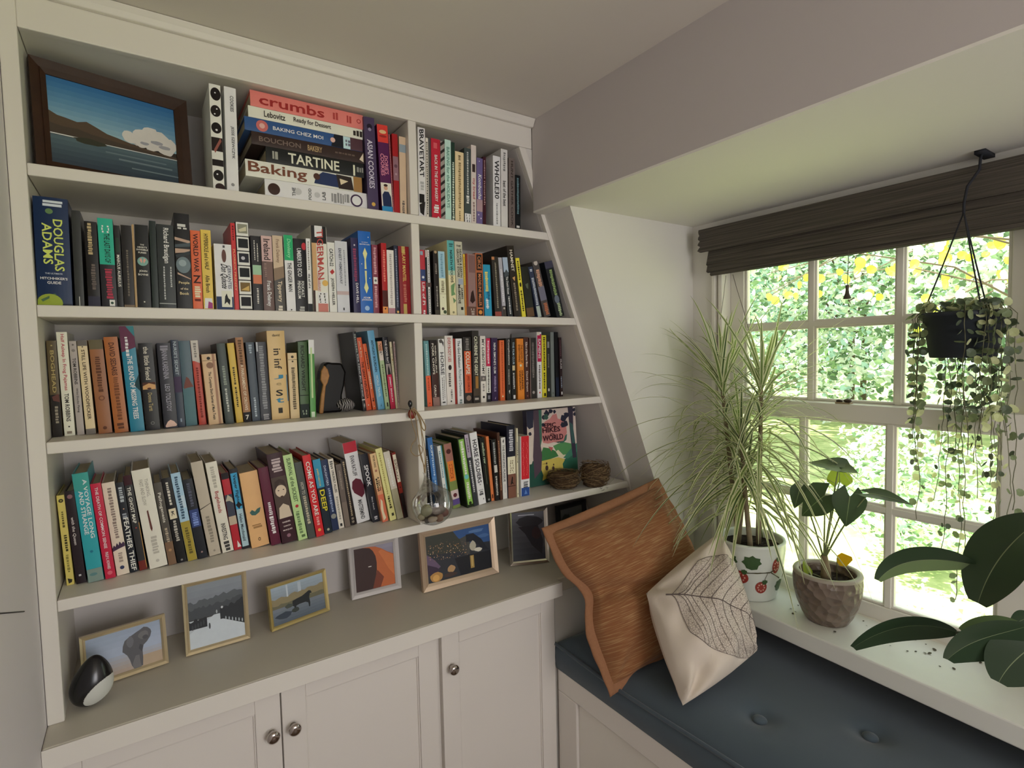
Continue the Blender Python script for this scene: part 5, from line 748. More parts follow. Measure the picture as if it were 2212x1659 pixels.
CV += [('54434f', [(.13, 1), (.28, 1), (.25, .8), (.24, .6), (.27, .4), (.24, .2), (.1, .1), (.09, .4), (.13, .7)]), ('2a2c40', [(0, 1), (.14, 1), (.12, .78), (.04, .76), (0, .8)]), ('3f6f5c', [(.24, 1), (.3, 1), (.28, .6), (.24, .5)]), ('3a3444', [(.84, 1), (.95, 1), (.94, .7), (.97, .5), (.98, .3), (.9, .3), (.87, .6)]), ('3c5f5c', [(.86, .8), (.93, .76), (.97, .5), (.9, .5)])]
CV += [ell('26283a', a, b, r, r*.8, 12, .25, rr) for a, b, r in [(.4, .95, .05), (.48, .97, .04), (.56, .96, .03), (.34, .9, .04), (.32, .8, .03), (.74, .86, .06), (.8, .9, .05), (.72, .77, .05), (.78, .78, .05), (.98, .9, .03), (.97, .96, .03), (.05, .7, .03)]] + [ell('3a5c50', .38, .9, .05, .04, 12, .2, rr), ('3f6c5e', [(.56, .55), (.7, .52), (.78, .56), (.8, .64), (.76, .62), (.72, .55), (.6, .53)])]
CV += [ell('4a3430', .35, .22, .03, .035), ell('4a3430', .35, .28, .014, .016), ell('4a3430', .48, .2, .025, .03), ell('4a3430', .49, .25, .012, .014), R_('8a6a3a', .27, .34, .275, .28), ('cbb84c', [(.25, .06), (.4, .1), (.38, .13), (.28, .15)])]
mb, mt = pic_mesh(CV, -EW/2, EW/2, 0, EH, -.0003); mb.build('cover_print', mt, eb, local=True)
def words(parent, lines, m, y):
    t = MB()
    for s, x, z, wd_, ht in lines:
        vs, fs, tw, th = text_mesh(s); t.add([(x+a*wd_/tw, y, z+b*ht/th) for a, b in vs], fs)
    t.build('lettering', m, parent, local=True)
words(eb, [('EPIC', -.012, EH*.785, .055, .017), ('HIKES', -.006, EH*.722, .085, .020), ('of the', -.004, EH*.663, .02, .008), ('WORLD', 0, EH*.615, .098, .022)], ink('4a2430'), -.0042)

# ------------------------------------------------------------------ small things on the shelves
def pebble_mesh(c, r, seed, n=18):
    q = random.Random(seed); a, b_ = q.uniform(0, 6), q.uniform(0, 6)
    def fn(u, v):
        th, ph = 2*math.pi*u, math.pi*(v-.5); k = 1+.10*math.sin(2*th+a)*math.cos(ph)+.07*math.sin(3*th+b_+2*ph)
        return (c[0]+r[0]*k*math.cos(th)*math.cos(ph), c[1]+r[1]*k*math.sin(th)*math.cos(ph), c[2]+r[2]*k*math.sin(ph))
    return MB().grid(fn, n, n//2)
# stone bird paperweight on the counter
bx, by = .050, .040
sb = thing('stone_bird', 'glossy black egg shaped stone bird with white belly at the counter end', 'figurine', (bx, by, ZCT))
BLK = mat('polished_black_stone', '17171a', .22, spec=.6); WHT = mat('white_stone', 'd6d8d0', .5)
def bird(u, v, k=1.0):
    th, ph = 2*math.pi*u, math.pi*(v-.5); z = (math.sin(ph)+1)/2
    r = math.cos(ph)*(1.0-.42*z**1.5); rx, ry, hz = .046*k, .038*k, .112*k
    return (bx + rx*r*math.cos(th) - .010*(1-z) + .004*z, by + ry*r*math.sin(th), ZCT + .0005 + hz*z*(.98 if k == 1 else 1) - (.0 if k == 1 else .002))
MB().grid(bird, 36, 24).build('body', BLK, sb, smooth=True)
wm = MB(); N = 200; M2 = 150
vs = [bird(i/N, j/M2, 1.012) for j in range(M2+1) for i in range(N+1)]
fs = []
for j in range(M2):
    for i in range(N):
        p = vs[j*(N+1)+i]; dx, dz = p[0]-(bx+.012), p[2]-(ZCT+.036)
        a, b_ = dx*.78+dz*.62, -dx*.62+dz*.78
        if p[1] < by and (a/.036)**2+(b_/.019)**2 < 1: fs.append((j*(N+1)+i, j*(N+1)+i+1, (j+1)*(N+1)+i+1, (j+1)*(N+1)+i))
wm.add(vs, fs); wm.build('white_belly', WHT, sb, smooth=True)
# carved figure used as a book end
P = at(708, 893, z=ZS[2]); fx, fy, fz = P.x, P.y, ZS[2]
cf = thing('carved_figure', 'black carved wooden figure with tan front edge and striped base', 'figurine', (fx+.03, fy+.03, fz))
prof = [(-.022, 0), (-.016, .05), (-.008, .085), (-.014, .10), (-.010, .125), (.0, .146), (.008, .152), (.02, .149), (.05, .147), (.062, .12), (.056, .08), (.048, .05), (.046, 0)]
m1 = MB(); m1.prism([(fx+a, fz+.0006+b_) for a, b_ in prof], 'y', fy+.008, fy+.06); m1.build('body', mat('ebony', '0e0c0c', .4, spec=.22), cf, bevel=.006)
m2 = MB(); tp = [(-.024, 0), (-.018, .05), (-.010, .085), (-.017, .10), (-.014, .125), (-.004, .142), (.006, .13), (.010, .11), (.004, .09), (-.002, .08), (-.006, .05), (-.012, 0)]
m2.prism([(fx+a, fz+.0006+b_) for a, b_ in tp], 'y', fy, fy+.012); m2.build('tan_face', mat('tan_wood', 'b9834a', .5, noise=.35, scale=90), cf, bevel=.003)
zm = mat('striped_hide', '8a8684', .6); nt = zm.node_tree; wv = nt.nodes.new('ShaderNodeTexWave'); wv.inputs['Scale'].default_value = 55; wv.inputs['Distortion'].default_value = 5; wv.inputs['Detail'].default_value = 1
cr_ = nt.nodes.new('ShaderNodeValToRGB'); cr_.color_ramp.elements[0].position = .45; cr_.color_ramp.elements[0].color = (.012, .011, .011, 1); cr_.color_ramp.elements[1].position = .55; cr_.color_ramp.elements[1].color = (.45, .42, .4, 1)
tcn = nt.nodes.new('ShaderNodeTexCoord'); nt.links.new(tcn.outputs['Object'], wv.inputs['Vector']); nt.links.new(wv.outputs['Fac'], cr_.inputs[0]); nt.links.new(cr_.outputs[0], nt.nodes['Principled BSDF'].inputs['Base Color'])
pebble_mesh((fx+.056, fy+.006, fz+.0215), (.027, .020, .0190), 5).build('striped_base', zm, cf, smooth=True)
# bird nests
TW = [mat('nest_straw', '8a7250', .9), mat('nest_twig', '5a4630', .95), mat('nest_dark', '3a2e22', .95)]
def nest(label, c, R, h, seed, tilt):
    q = random.Random(seed); rt = thing('bird_nest', label, 'nest', c, (0, 0, 0), 'bird nests on the fourth shelf')
    b = MB(); b.lathe([(.001, .004), (R*.7, .001), (R*.93, h*.4), (R*.95, h*.8), (R*.8, h*.92), (R*.6, h*.8), (R*.45, h*.4), (.001, h*.28)], 28, c, 0); b.build('bowl', TW[1], rt, smooth=True)
    t = MB()
    for k in range(230):
        a0 = q.uniform(0, 6.28); L = q.uniform(.5, 2.2); z0 = q.uniform(.06, .95); z1 = min(1.06, max(.03, z0+q.uniform(-.55, .55))); out = q.uniform(.90, 1.12)
        pts = []
        for i in range(7):
            s = i/6; z = lerp(z0, z1, s); rad = R*out*(.72+.34*math.sin(min(1, z*1.15)*2.2))
            if z > .8: rad *= 1-.1*(z-.8)
            a = a0+L*s; rad *= 1+.05*math.sin(3*a+seed)+.03*math.sin(7*a+k); pts.append((c[0]+rad*math.cos(a), c[1]+rad*math.sin(a), c[2]+.0012+h*z))
        t.tube(pts, q.uniform(.0005, .0011), 4, q.choice((0, 0, 1, 1, 2)))
    for k in range(46):     # stray straws
        a = q.uniform(0, 6.28); z = q.uniform(.2, .9)*h; d = q.uniform(.95, 1.22)
        t.tube([(c[0]+R*.9*math.cos(a), c[1]+R*.9*math.sin(a), c[2]+z), (c[0]+R*d*math.cos(a+.5), c[1]+R*d*math.sin(a+.5), c[2]+max(.002, z+q.uniform(-.02, .02)))], .0006, 4, 0)
    t.build('twigs', TW, rt)
    return rt
P = at(1218, 1040, y=.082); nest('wide straw bird nest in front of the face out book', (P.x, .082, ZS[3]+.0005), .056, .056, 2, 0)
P = at(1292, 1040, z=ZS[3]+.02); nest('taller brown bird nest at the raking end of the fourth shelf', (P.x, P.y+.02, ZS[3]+.0005), .050, .085, 4, 0)
kd = MB()
for k in range(10):
    P = at(1287+rr.uniform(0, 26), 1056+rr.uniform(-4, 4), y=-.0006); kd.tube([P, (P.x+rr.uniform(-.012, .012), -.0008, P.z+rr.uniform(-.005, .005))], .0006, 4)
o = kd.build('nest_straw', TW[2], None); tag(o, 'dark loose straw wisps caught on the front edge of the fourth shelf', 'straw', kind='stuff')

# ------------------------------------------------------------------ hanging glass ball
gc = at(934, 1089, y=-.066); GR = .0600
gb = thing('glass_ball', 'clear glass drop terrarium with pebbles hanging by twine from the divider', 'terrarium', gc)
tip = at(917, 1023, y=-.060) ; ax = (tip-gc); H = ax.length; axn = ax.normalized()
e1 = axn.cross(Vector((0, 1, 0))).normalized(); e2 = axn.cross(e1)
pr_ = []
for k in range(27):
    t = k/26; z = lerp(-GR, H, t)
    if z < GR*.45: r = math.sqrt(max(0, GR*GR-z*z))
    else:
        s = (z-GR*.45)/(H-GR*.45); r = GR*.893*(1-s)**1.5*(1-.25*s)+.0022*s
    pr_.append((max(r, .0005), z))
g = MB(); n = 40; L = len(pr_); vs = []; fs = []
for k in range(n):
    a = 2*math.pi*k/n
    for r, z in pr_: vs.append(gc + axn*z + (e1*math.cos(a)+e2*math.sin(a))*r)
for k in range(n):
    for j in range(L-1):
        # round opening in the upper side facing the room
        m = (vs[k*L+j]+vs[((k+1) % n)*L+j+1])/2
        if (m-(gc+Vector((-.030, -.038, .026)))).length < .024: continue
        fs.append((k*L+j, ((k+1) % n)*L+j, ((k+1) % n)*L+j+1, k*L+j+1))
g.add(vs, fs)
BALLG = glass_mat('clear_glass', (.93, .93, .90), .55)
g.build('globe', BALLG, gb, smooth=True)
g2 = MB(); ring = []
for k in range(25):
    a = 2*math.pi*k/24; d = Vector((-.030, -.038, .026)).normalized(); u_ = d.cross(Vector((0, 0, 1))).normalized(); w_ = d.cross(u_)
    ring.append(gc + d*.0555 + (u_*math.cos(a)+w_*math.sin(a))*.0225)
g2.tube(ring, .0012, 6); g2.build('rim', BALLG, gb, smooth=True)
lp = MB(); lp.tube([tip+Vector((.004*math.cos(k*.524), 0, .003+.004*math.sin(k*.524))) for k in range(13)], .0012, 6); lp.build('loop', BALLG, gb, smooth=True)
PB = [((-.025, -.012, -.012), (.019, .014, .017), 'a8a888', 'round greenish cream pebble highest in the hanging glass ball'), ((.012, -.016, -.016), (.022, .014, .013), '8f8682', 'large glossy grey pebble in the middle of the hanging glass ball'), ((-.014, -.026, -.038), (.018, .010, .008), 'dccfc0', 'flat white pebble low at the front of the hanging glass ball'), ((.012, -.022, -.039), (.014, .011, .011), 'b08f80', 'pinkish brown pebble low in the hanging glass ball'), ((.032, -.012, -.028), (.015, .012, .013), 'a8807a', 'speckled rose pebble by the side of the hanging glass ball'), ((-.040, -.008, -.030), (.009, .009, .010), 'cfc8a8', 'small pale pebble at the edge of the hanging glass ball'), ((-.004, .012, -.036), (.024, .016, .016), '7a726c', 'broad dark grey pebble at the back inside the hanging glass ball'), ((-.030, -.024, -.040), (.008, .007, .007), '5f5a58', 'tiny dark pebble under the pale one in the hanging glass ball'), ((-.026, .010, -.036), (.014, .012, .012), '948a80', 'taupe pebble behind the others in the hanging glass ball')]
for k, (d, r, c, lb) in enumerate(PB):
    p = gc+Vector(d)*.96; o = pebble_mesh(p, r, 20+k).build('pebble', mat('pebble_'+c, c, .35, noise=.22, scale=70), None, smooth=True); tag(o, lb, 'pebble', 'pebbles in the glass ball')
# hook the ball hangs from
hk = at(889, 876, y=-.012)
sk = thing('shelf_hook', 'red and black knob hook on the third shelf edge holding the twine', 'hook', (hk.x, -.010, ZS[2]))
REDL = mat('red_leather', '8a3424', .4, noise=.25, scale=120)
b = MB(); b.ball((hk.x, -.0135, ZS[2]-.004), (.0125, .0075, .0145), 20, 12); b.build('knob', REDL, sk, smooth=True)
b = MB(); b.tube([(hk.x-.003, -.0105, ZS[2]+.010), (hk.x-.004, -.011, ZS[2]+.016)], .002, 8); b.ball((hk.x-.004, -.0115, ZS[2]+.026), (.0066, .0055, .0105), 18, 12); b.build('black_bead', BLK, sk, smooth=True)
TWN = mat('jute_twine', '9a8462', .9)
tw = thing('twine', 'thin jute twine looped from the hook to the glass ball', 'string', (hk.x, -.03, ZS[2]-.02))
def strand(px, ys, r=.0013):
    m = MB(); pts = [at(u, v, y=y) for (u, v), y in zip(px, ys)]; q = []
    for i in range(len(pts)-1):
        a0, a1, a2, a3 = pts[max(0, i-1)], pts[i], pts[i+1], pts[min(len(pts)-1, i+2)]
        for k in range(8):
            t = k/8; q.append(.5*((2*a1)+(a2-a0)*t+(2*a0-5*a1+4*a2-a3)*t*t+(3*a1-a0-3*a2+a3)*t**3))
    q.append(pts[-1]); m.tube(q, r, 6); return m
strand([(889, 882), (886, 895), (892, 920), (899, 945), (890, 960), (888, 975), (899, 985), (910, 980), (912, 968), (904, 962), (910, 990), (918, 1010), (918, 1022)], [-.021, -.024, -.03, -.036, -.04, -.042, -.043, -.043, -.042, -.042, -.05, -.058, -.060]).build('strand', TWN, tw)
strand([(891, 882), (900, 888), (906, 905), (910, 930), (913, 960), (918, 990), (917.5, 1021)], [-.021, -.024, -.028, -.034, -.042, -.052, -.060]).build('strand', TWN, tw)
strand([(893, 880), (905, 895), (914, 910), (919, 922), (917, 930), (911, 922), (908, 906), (898, 888)], [-.021, -.024, -.028, -.03, -.03, -.029, -.026, -.023], .0018).build('bow', TWN, tw)

strand([(890, 884), (898, 905), (903, 940), (908, 975), (914, 1000), (917, 1022)], [-.021, -.028, -.036, -.046, -.054, -.060]).build('strand', TWN, tw)
strand([(891, 884), (903, 900), (913, 940), (919, 975), (920, 1000), (918, 1022)], [-.021, -.026, -.034, -.045, -.054, -.060]).build('strand', TWN, tw)

# ------------------------------------------------------------------ bench cushion and pillows
NAVY = mat('slate_velvet', '4c5861', .85, spec=.15, noise=.10, scale=5, sheen=.25, bump=.12, bscale=600)
sc = thing('seat_cushion', 'long dark slate blue tufted bench cushion with buttons', 'cushion', (1.6, -1.2, ZB))
CX0, CX1, CY0, CY1 = 1.298, 1.928, -2.55, -.062
def cend(x): return CY1 - .082*max(0, min(1, (x-1.72)/.05))
BT = [(at(1641, 1553, z=.672).x, at(1641, 1553, z=.672).y), (at(1880, 1588, z=.672).x, at(1880, 1588, z=.672).y)]
bdx = BT[1][0]-BT[0][0]; bdy = BT[1][1]-BT[0][1]
def ctop(x, y):
    ex = min(x-CX0, CX1-x); ey = min(y-CY0, cend(x)-y); e = max(0, min(ex, ey))
    h = .083 + .052*(1-math.exp(-e/.05)) + .007*math.sin(y*7+1)*math.sin(x*6)
    for bx_, by_ in BT: h -= .017*math.exp(-((x-bx_)**2+(y-by_)**2)/.0012) + .009*math.exp(-((x-bx_)**2+(y-by_)**2)/.012)
    return ZB + h
m = MB(); NU, NV = 64, 190
def cfun(u, v):
    x = lerp(CX0, CX1, u); y = lerp(cend(x), CY0, v); return (x, y, ctop(x, y))
m.grid(cfun, NU, NV)
def side(p0, p1, nx, ny, n=90):
    def fn(u, v):
        x = lerp(p0[0], p1[0], u); y = lerp(p0[1], p1[1], u) if nx else cend(x); zt = ctop(x, y)
        bl = .008*math.sin(math.pi*v); return (x+nx*bl, y+ny*bl, lerp(ZB+.0005, zt, v))
    return fn
m.grid(side((CX0, CY0), (CX0, CY1), -1, 0), 190, 6); m.grid(side((CX0, CY1), (CX1, CY1), 0, .5), 60, 6)
m.grid(lambda u, v: (lerp(CX0, CX1, u), lerp(CY0, cend(lerp(CX0, CX1, u)), v), ZB+.0005), 30, 2)
m.build('cushion_body', NAVY, sc, smooth=True)
pp = MB(); pp.tube([(CX0-.004, lerp(CY1, CY0, k/200), ctop(CX0, lerp(CY1, CY0, k/200))+.001) for k in range(201)], .0055, 8); pp.build('piping', NAVY, sc, smooth=True)
for bx_, by_ in BT:
    MB().ball((bx_, by_, ctop(bx_, by_)+.0055), (.0185, .0185, .0095), 20, 10).build('button', NAVY, sc, smooth=True)

def pillow(root, C4, thick, m, nm, flange=0, fm=None, wr=0, seed=1, pull=.085, N=44, kink=None):
    """square pillow stretched between four corners (bottom near, top near, top far, bottom far)"""
    A, B, C, D = [Vector(c) for c in C4]; nrm = ((C-A).cross(B-D)).normalized()
    if nrm.dot(CAM-(A+C)/2) < 0: nrm = -nrm
    q = random.Random(seed); ph = [q.uniform(0, 6) for _ in range(8)]
    def base(u, v):
        # edges drawn in between the corners
        p = (A*(1-u)*(1-v) + D*u*(1-v) + B*(1-u)*v + C*u*v); cx = (A+B+C+D)/4
        k = pull*(math.sin(math.pi*u)*(2*v-1)**4 + math.sin(math.pi*v)*(2*u-1)**4)
        p = p + (cx-p)*k
        if kink: p = p + ((C+D)/2-(A+B)/2)*kink[1]*math.exp(-((v-kink[0])/.13)**2-(u/.28)**2)
        return p
    def prof(u, v):
        a = max(0, 4*u*(1-u)); b = max(0, 4*v*(1-v)); return (a*b)**.42
    def surf(s):
        def fn(u, v):
            h = prof(u, v)*thick/2
            e = (1-abs(2*u-1))*(1-abs(2*v-1))
            w = wr*(math.sin(9*u+6*v+ph[0])*.35 + math.sin(16*v-7*u+ph[1])*.25 + math.sin(23*u+ph[2])*.18)*min(1, 6*e)*(1-.55*min(1, 2.2*e))
            if kink: w -= .030*math.exp(-((v-kink[0]+.25*u)/.045)**2-(u/.5)**2)*min(1, u*14)
            # creases running in from the corners
            for (cu, cv), f in zip(((0, 0), (1, 0), (1, 1), (0, 1)), ph[4:]):
                du, dv = u-cu, v-cv; r = math.hypot(du, dv)
                if r > 1e-4: w += wr*1.5*math.sin(7*math.atan2(dv, du)+f)*math.exp(-r*5)*min(1, r*9)
            return base(u, v) + nrm*(s*(h+w*h/(thick/2)*1.6))
        return fn
    mb = MB(); mb.grid(surf(1), N, N); mb.grid(surf(-1), N, N)
    body = mb.build(nm, m, root, smooth=True); uv = body.data.uv_layers.new(name='UVMap'); W1 = N+1
    for l in body.data.loops: k = l.vertex_index % (W1*W1); uv.data[l.index].uv = (k % W1/N, k//W1/N)
    if flange:
        fb = MB(); n = 160
        def edge(t):
            t = t % 1*4; k = int(t); f = t-k
            return [(0, f), (f, 1), (1, 1-f), (1-f, 0)][k]
        vs = []
        for i in range(n+1):
            u, v = edge(i/n); p = base(u, v); c = (A+B+C+D)/4; d = (p-c); d = (d - nrm*d.dot(nrm)).normalized()
            wv_ = .0045*math.sin(i*.35+ph[3])+.002*math.sin(i*1.3)
            for s, hh in ((-.012, .006), (flange*.5, .0075), (flange, .004), (flange+.003, 0), (flange, -.004), (flange*.5, -.0075), (-.012, -.006)): vs.append(p + d*s + nrm*(hh + wv_*max(0, s)/flange))
        fs = [(i*7+j, i*7+j+1, (i+1)*7+j+1, (i+1)*7+j) for i in range(n) for j in range(6)]
        fb.add(vs, fs); fb.build('flange', fm or m, root, smooth=True)
    return surf(1), nrm
RUST = mat('rust_linen', 'a5683c', .9, spec=.1, noise=.06, scale=300, sheen=.15)
nt = RUST.node_tree; bs = nt.nodes['Principled BSDF']
tcn = nt.nodes.new('ShaderNodeTexCoord'); mp = nt.nodes.new('ShaderNodeMapping'); mp.inputs['Rotation'].default_value = (0, 0, 0); mp.inputs['Scale'].default_value = (7, 190, 1)
nz = nt.nodes.new('ShaderNodeTexNoise'); nz.inputs['Scale'].default_value = 1; nz.inputs['Detail'].default_value = 3; cr_ = nt.nodes.new('ShaderNodeValToRGB')
cr_.color_ramp.elements[0].position = .48; cr_.color_ramp.elements[0].color = (*lin('8c5d3c'), 1); cr_.color_ramp.elements[1].position = .80; cr_.color_ramp.elements[1].color = (*lin('bd996c'), 1)
for a, b_ in ((tcn.outputs['UV'], mp.inputs[0]), (mp.outputs[0], nz.inputs['Vector']), (nz.outputs['Fac'], cr_.inputs[0]), (cr_.outputs[0], bs.inputs['Base Color'])): nt.links.new(a, b_)
RUSTF = mat('rust_linen_edge', '9c7052', .9, spec=.1, noise=.12, scale=160)
rc = thing('throw_pillow', 'large rust orange flanged pillow leaning in the bench corner', 'pillow', (1.48, -.3, .68), group='pillows on the window bench')
RC = [at(1322, 1484, x=1.275), at(1185, 1150, y=-.135), at(1420, 1046, y=-.165), Vector((1.742, -.430, .722))]
pillow(rc, RC, .205, RUST, 'pillow_body', .026, RUSTF, wr=.020, seed=4, pull=.055, kink=(.55, .085))
CREAM = mat('cream_cotton', 'd9cdbd', .9, spec=.1, noise=.05, scale=14, bump=.12, bscale=500)
cp = thing('throw_pillow', 'cream pillow printed with a skeleton leaf in front of the rust pillow', 'pillow', (1.48, -.52, .7), group='pillows on the window bench')
CC = [at(1475, 1524, x=1.325), at(1396, 1282, x=1.372), at(1557, 1148, x=1.640), at(1636, 1405, x=1.600)]
sf, nrm = pillow(cp, CC, .19, CREAM, 'pillow_body', 0, None, wr=.026, seed=9, pull=-.035)
# skeleton leaf print following the pillow face: coordinates (u, v) of the pillow
LT, LB = Vector((.16, .86)), Vector((1.02, .16))       # stalk end, tip end (runs off the edge)
def leafpt(s, t):
    """s along the midrib 0..1, t across -1..1"""
    ax_ = LB-LT; pn = Vector((-ax_.y, ax_.x)).normalized(); p = LT + ax_*s + pn*(.045*math.sin(s*2.6)); w = .40*(math.sin(math.pi*min(1, max(0, s)*.80+.02))**.62)*(1-.15*s)
    if s < .22: w *= (max(0, s)/.22)**.75
    q = p + pn*t*w; u, v = min(.985, max(.015, q.x)), min(.985, max(.015, q.y)); P = sf(u, v); return P
VEIN = mat('printed_vein', '5f544f', .9)
nl = bpy.data.materials.new('skeleton_leaf_print'); nl.use_nodes = True; nt = nl.node_tree; bs = nt.nodes['Principled BSDF']; bs.inputs['Roughness'].default_value = .9; bs.inputs['Specular IOR Level'].default_value = .1
uvn = nt.nodes.new('ShaderNodeUVMap'); vo = nt.nodes.new('ShaderNodeTexVoronoi'); vo.feature = 'DISTANCE_TO_EDGE'; vo.inputs['Scale'].default_value = 46
cr_ = nt.nodes.new('ShaderNodeValToRGB'); cr_.color_ramp.elements[0].position = .02; cr_.color_ramp.elements[0].color = (*lin('8f8378'), 1); cr_.color_ramp.elements[1].position = .11; cr_.color_ramp.elements[1].color = (*lin('d2c7b8'), 1)
for a, b_ in ((uvn.outputs[0], vo.inputs['Vector']), (vo.outputs['Distance'], cr_.inputs[0]), (cr_.outputs[0], bs.inputs['Base Color'])): nt.links.new(a, b_)
m = MB(); NS, NT = 60, 40
m.grid(lambda a, b_: leafpt(a, 2*b_-1) + nrm*.0012, NS, NT)
lo = m.build('leaf_print', nl, cp, smooth=True); uv = lo.data.uv_layers.new(name='UVMap')
for lp_ in lo.data.loops:
    vi = lp_.vertex_index; a, b_ = (vi % (NS+1))/NS, (vi//(NS+1))/NT; uv.data[lp_.index].uv = (a*1.25, (b_-.5)*(.25+math.sin(math.pi*min(1, a*.8+.05))))
def vein(pts, r):
    m = MB(); vs = []; P = [leafpt(s, t)+nrm*.0022 for s, t in pts]
    for i, p in enumerate(P):
        d = (P[min(i+1, len(P)-1)]-P[max(i-1, 0)]).normalized(); sd = d.cross(nrm).normalized()
        k = r*(1-.6*i/len(P)); vs += [p-sd*k, p+sd*k]
    m.add(vs, [(2*i, 2*i+1, 2*i+3, 2*i+2) for i in range(len(P)-1)]); return m
vm = MB()
def addv(q): o_ = len(vm.v); vm.v += q.v; vm.f += [tuple(i+o_ for i in f) for f in q.f]; vm.m += q.m
addv(vein([(k/40, 0) for k in range(-2, 41)], .0020))
for sgn in (-1, 1):
    addv(vein([(k/40, sgn*.998) for k in range(0, 40)], .0009))
    for s0 in (.04, .1, .18, .27, .37, .48, .60, .72, .84):
        addv(vein([(min(1, s0+.34*(k/16)**1.25), sgn*k/16) for k in range(17)], .0009))
vm.build('leaf_veins', VEIN, cp)

# ------------------------------------------------------------------ bamboo blind
BAM = mat('dark_bamboo', '4e4740', .6); nt = BAM.node_tree; bs = nt.nodes['Principled BSDF']
tcn = nt.nodes.new('ShaderNodeTexCoord'); mp = nt.nodes.new('ShaderNodeMapping'); mp.inputs['Scale'].default_value = (1, 3, 260); nz = nt.nodes.new('ShaderNodeTexNoise'); nz.inputs['Scale'].default_value = 1; nz.inputs['Detail'].default_value = 4
cr_ = nt.nodes.new('ShaderNodeValToRGB'); cr_.color_ramp.elements[0].position = .35; cr_.color_ramp.elements[0].color = (*lin('37322d'), 1); cr_.color_ramp.elements[1].position = .7; cr_.color_ramp.elements[1].color = (*lin('5e564d'), 1)
bp_ = nt.nodes.new('ShaderNodeBump'); bp_.inputs['Strength'].default_value = .6; bp_.inputs['Distance'].default_value = .002
for a, b_ in ((tcn.outputs['Object'], mp.inputs[0]), (mp.outputs[0], nz.inputs['Vector']), (nz.outputs['Fac'], cr_.inputs[0]), (cr_.outputs[0], bs.inputs['Base Color']), (nz.outputs['Fac'], bp_.inputs['Height']), (bp_.outputs[0], bs.inputs['Normal'])): nt.links.new(a, b_)
bl = thing('bamboo_blind', 'dark woven bamboo roman blind drawn up above the window', 'blind', (1.905, -.7, 2.0))
YE = -1.55
v = MB(); edge = [(-.200+.004*math.sin(k*1.9)+.003*math.sin(k*4.1), lerp(2.066, 1.984, k/12)) for k in range(13)]
pts = edge + [(YE, 1.984), (YE, 2.066)]
v.prism(pts, 'x', 1.886, 1.892); v.box(1.892, 1.94, -.215, YE, 2.04, 2.06); v.build('valance', BAM, bl)
for k in range(6):
    f = MB(); z0, z1 = 1.900+.0125*k, 1.900+.0125*k+.03; dx = .0035*k; y0 = -.236 + (.008 if k % 2 else -.003)+.004*math.sin(k*2.4)
    f.hexa([(1.898-.002*(k % 2), y0, z0), (1.905, y0, z0-.004), (1.905, YE, z0-.004), (1.898, YE, z0)], [(1.901, y0-.003, z1), (1.908, y0-.003, z1+.004), (1.908, YE, z1+.004), (1.901, YE, z1)])
    f.build('slat_fold', BAM, bl)
MB().box(1.9095, 1.913, -.236, YE, 1.905, 2.05).build('woven_panel', BAM, bl)
CORDM = mat('blind_cord', '6a6258', .8)
tq = at(1830, 632, x=1.893)
c = MB(); c.tube([(1.9, tq.y, 1.915), (1.893, tq.y, tq.z+.020)], .0011, 6); c.build('pull_cord', CORDM, bl)
c = MB(); c.lathe([(.0005, .022), (.0045, .022), (.0050, .017), (.0042, .008), (.0055, -.002), (.0095, -.013), (.0105, -.016), (.009, -.0185), (.0005, -.019)], 20, (1.893, tq.y, tq.z)); c.build('pull_tassel', mat('dark_wood_bead', '4a4034', .45), bl, smooth=True)
c = MB(); c.tube([at(u, v_, x=x) for u, v_, x in ((1583, 593, 1.9), (1592, 625, 1.89), (1606, 670, 1.885), (1617, 712, 1.88), (1622, 742, 1.875), (1622, 790, 1.87), (1626, 860, 1.87))], .0011, 6); c.build('lift_cord', CORDM, bl)
c = MB(); c.tube([at(u, v_, x=x) for u, v_, x in ((1568, 595, 1.9), (1563, 640, 1.89), (1556, 690, 1.885))], .0009, 6); c.build('lift_cord', CORDM, bl)
# ------------------------------------------------------------------ plants
rp_ = random.Random(21)
def blade(mb, P, width, side, n=8, fold=.0, mids=(0,), strip=None):
    """leaf blade along a bezier P; width(t) half width; side = sideways vector; strip = cross positions with material per strip"""
    strip = strip or [(-1, 0), (0, 0), (1, 0)]; k = len(strip); vs = []
    for i in range(n+1):
        t = i/n; p = bez(P, t); d = (bez(P, min(1, t+.02))-bez(P, max(0, t-.02))).normalized()
        s = (side - d*side.dot(d)); s = s.normalized() if s.length > 1e-5 else Vector((1, 0, 0)); nn = s.cross(d); w = width(t)
        for a, _ in strip: vs.append(p + s*a*w + nn*(abs(a)*w*fold))
    fs = []; ms = []
    o = len(mb.v)
    for i in range(n):
        for j in range(k-1):
            fs.append((i*k+j, i*k+j+1, (i+1)*k+j+1, (i+1)*k+j)); ms.append(strip[j][1])
    mb.v += [tuple(v) for v in vs]; mb.f += [tuple(a+o for a in f) for f in fs]; mb.m += ms
SOIL = mat('potting_soil', '332a22', .95, noise=.5, scale=160, bump=1., bscale=140)
ZSL = .8185
def pot_place(u, v, rb):
    f = at(u, v, z=ZSL); d = Vector((f.x-CAM.x, f.y-CAM.y, 0)).normalized(); return Vector((f.x+d.x*rb, f.y+d.y*rb, ZSL))
def pxm(P): return FPX/((Vector(P)-CAM).dot(FW))
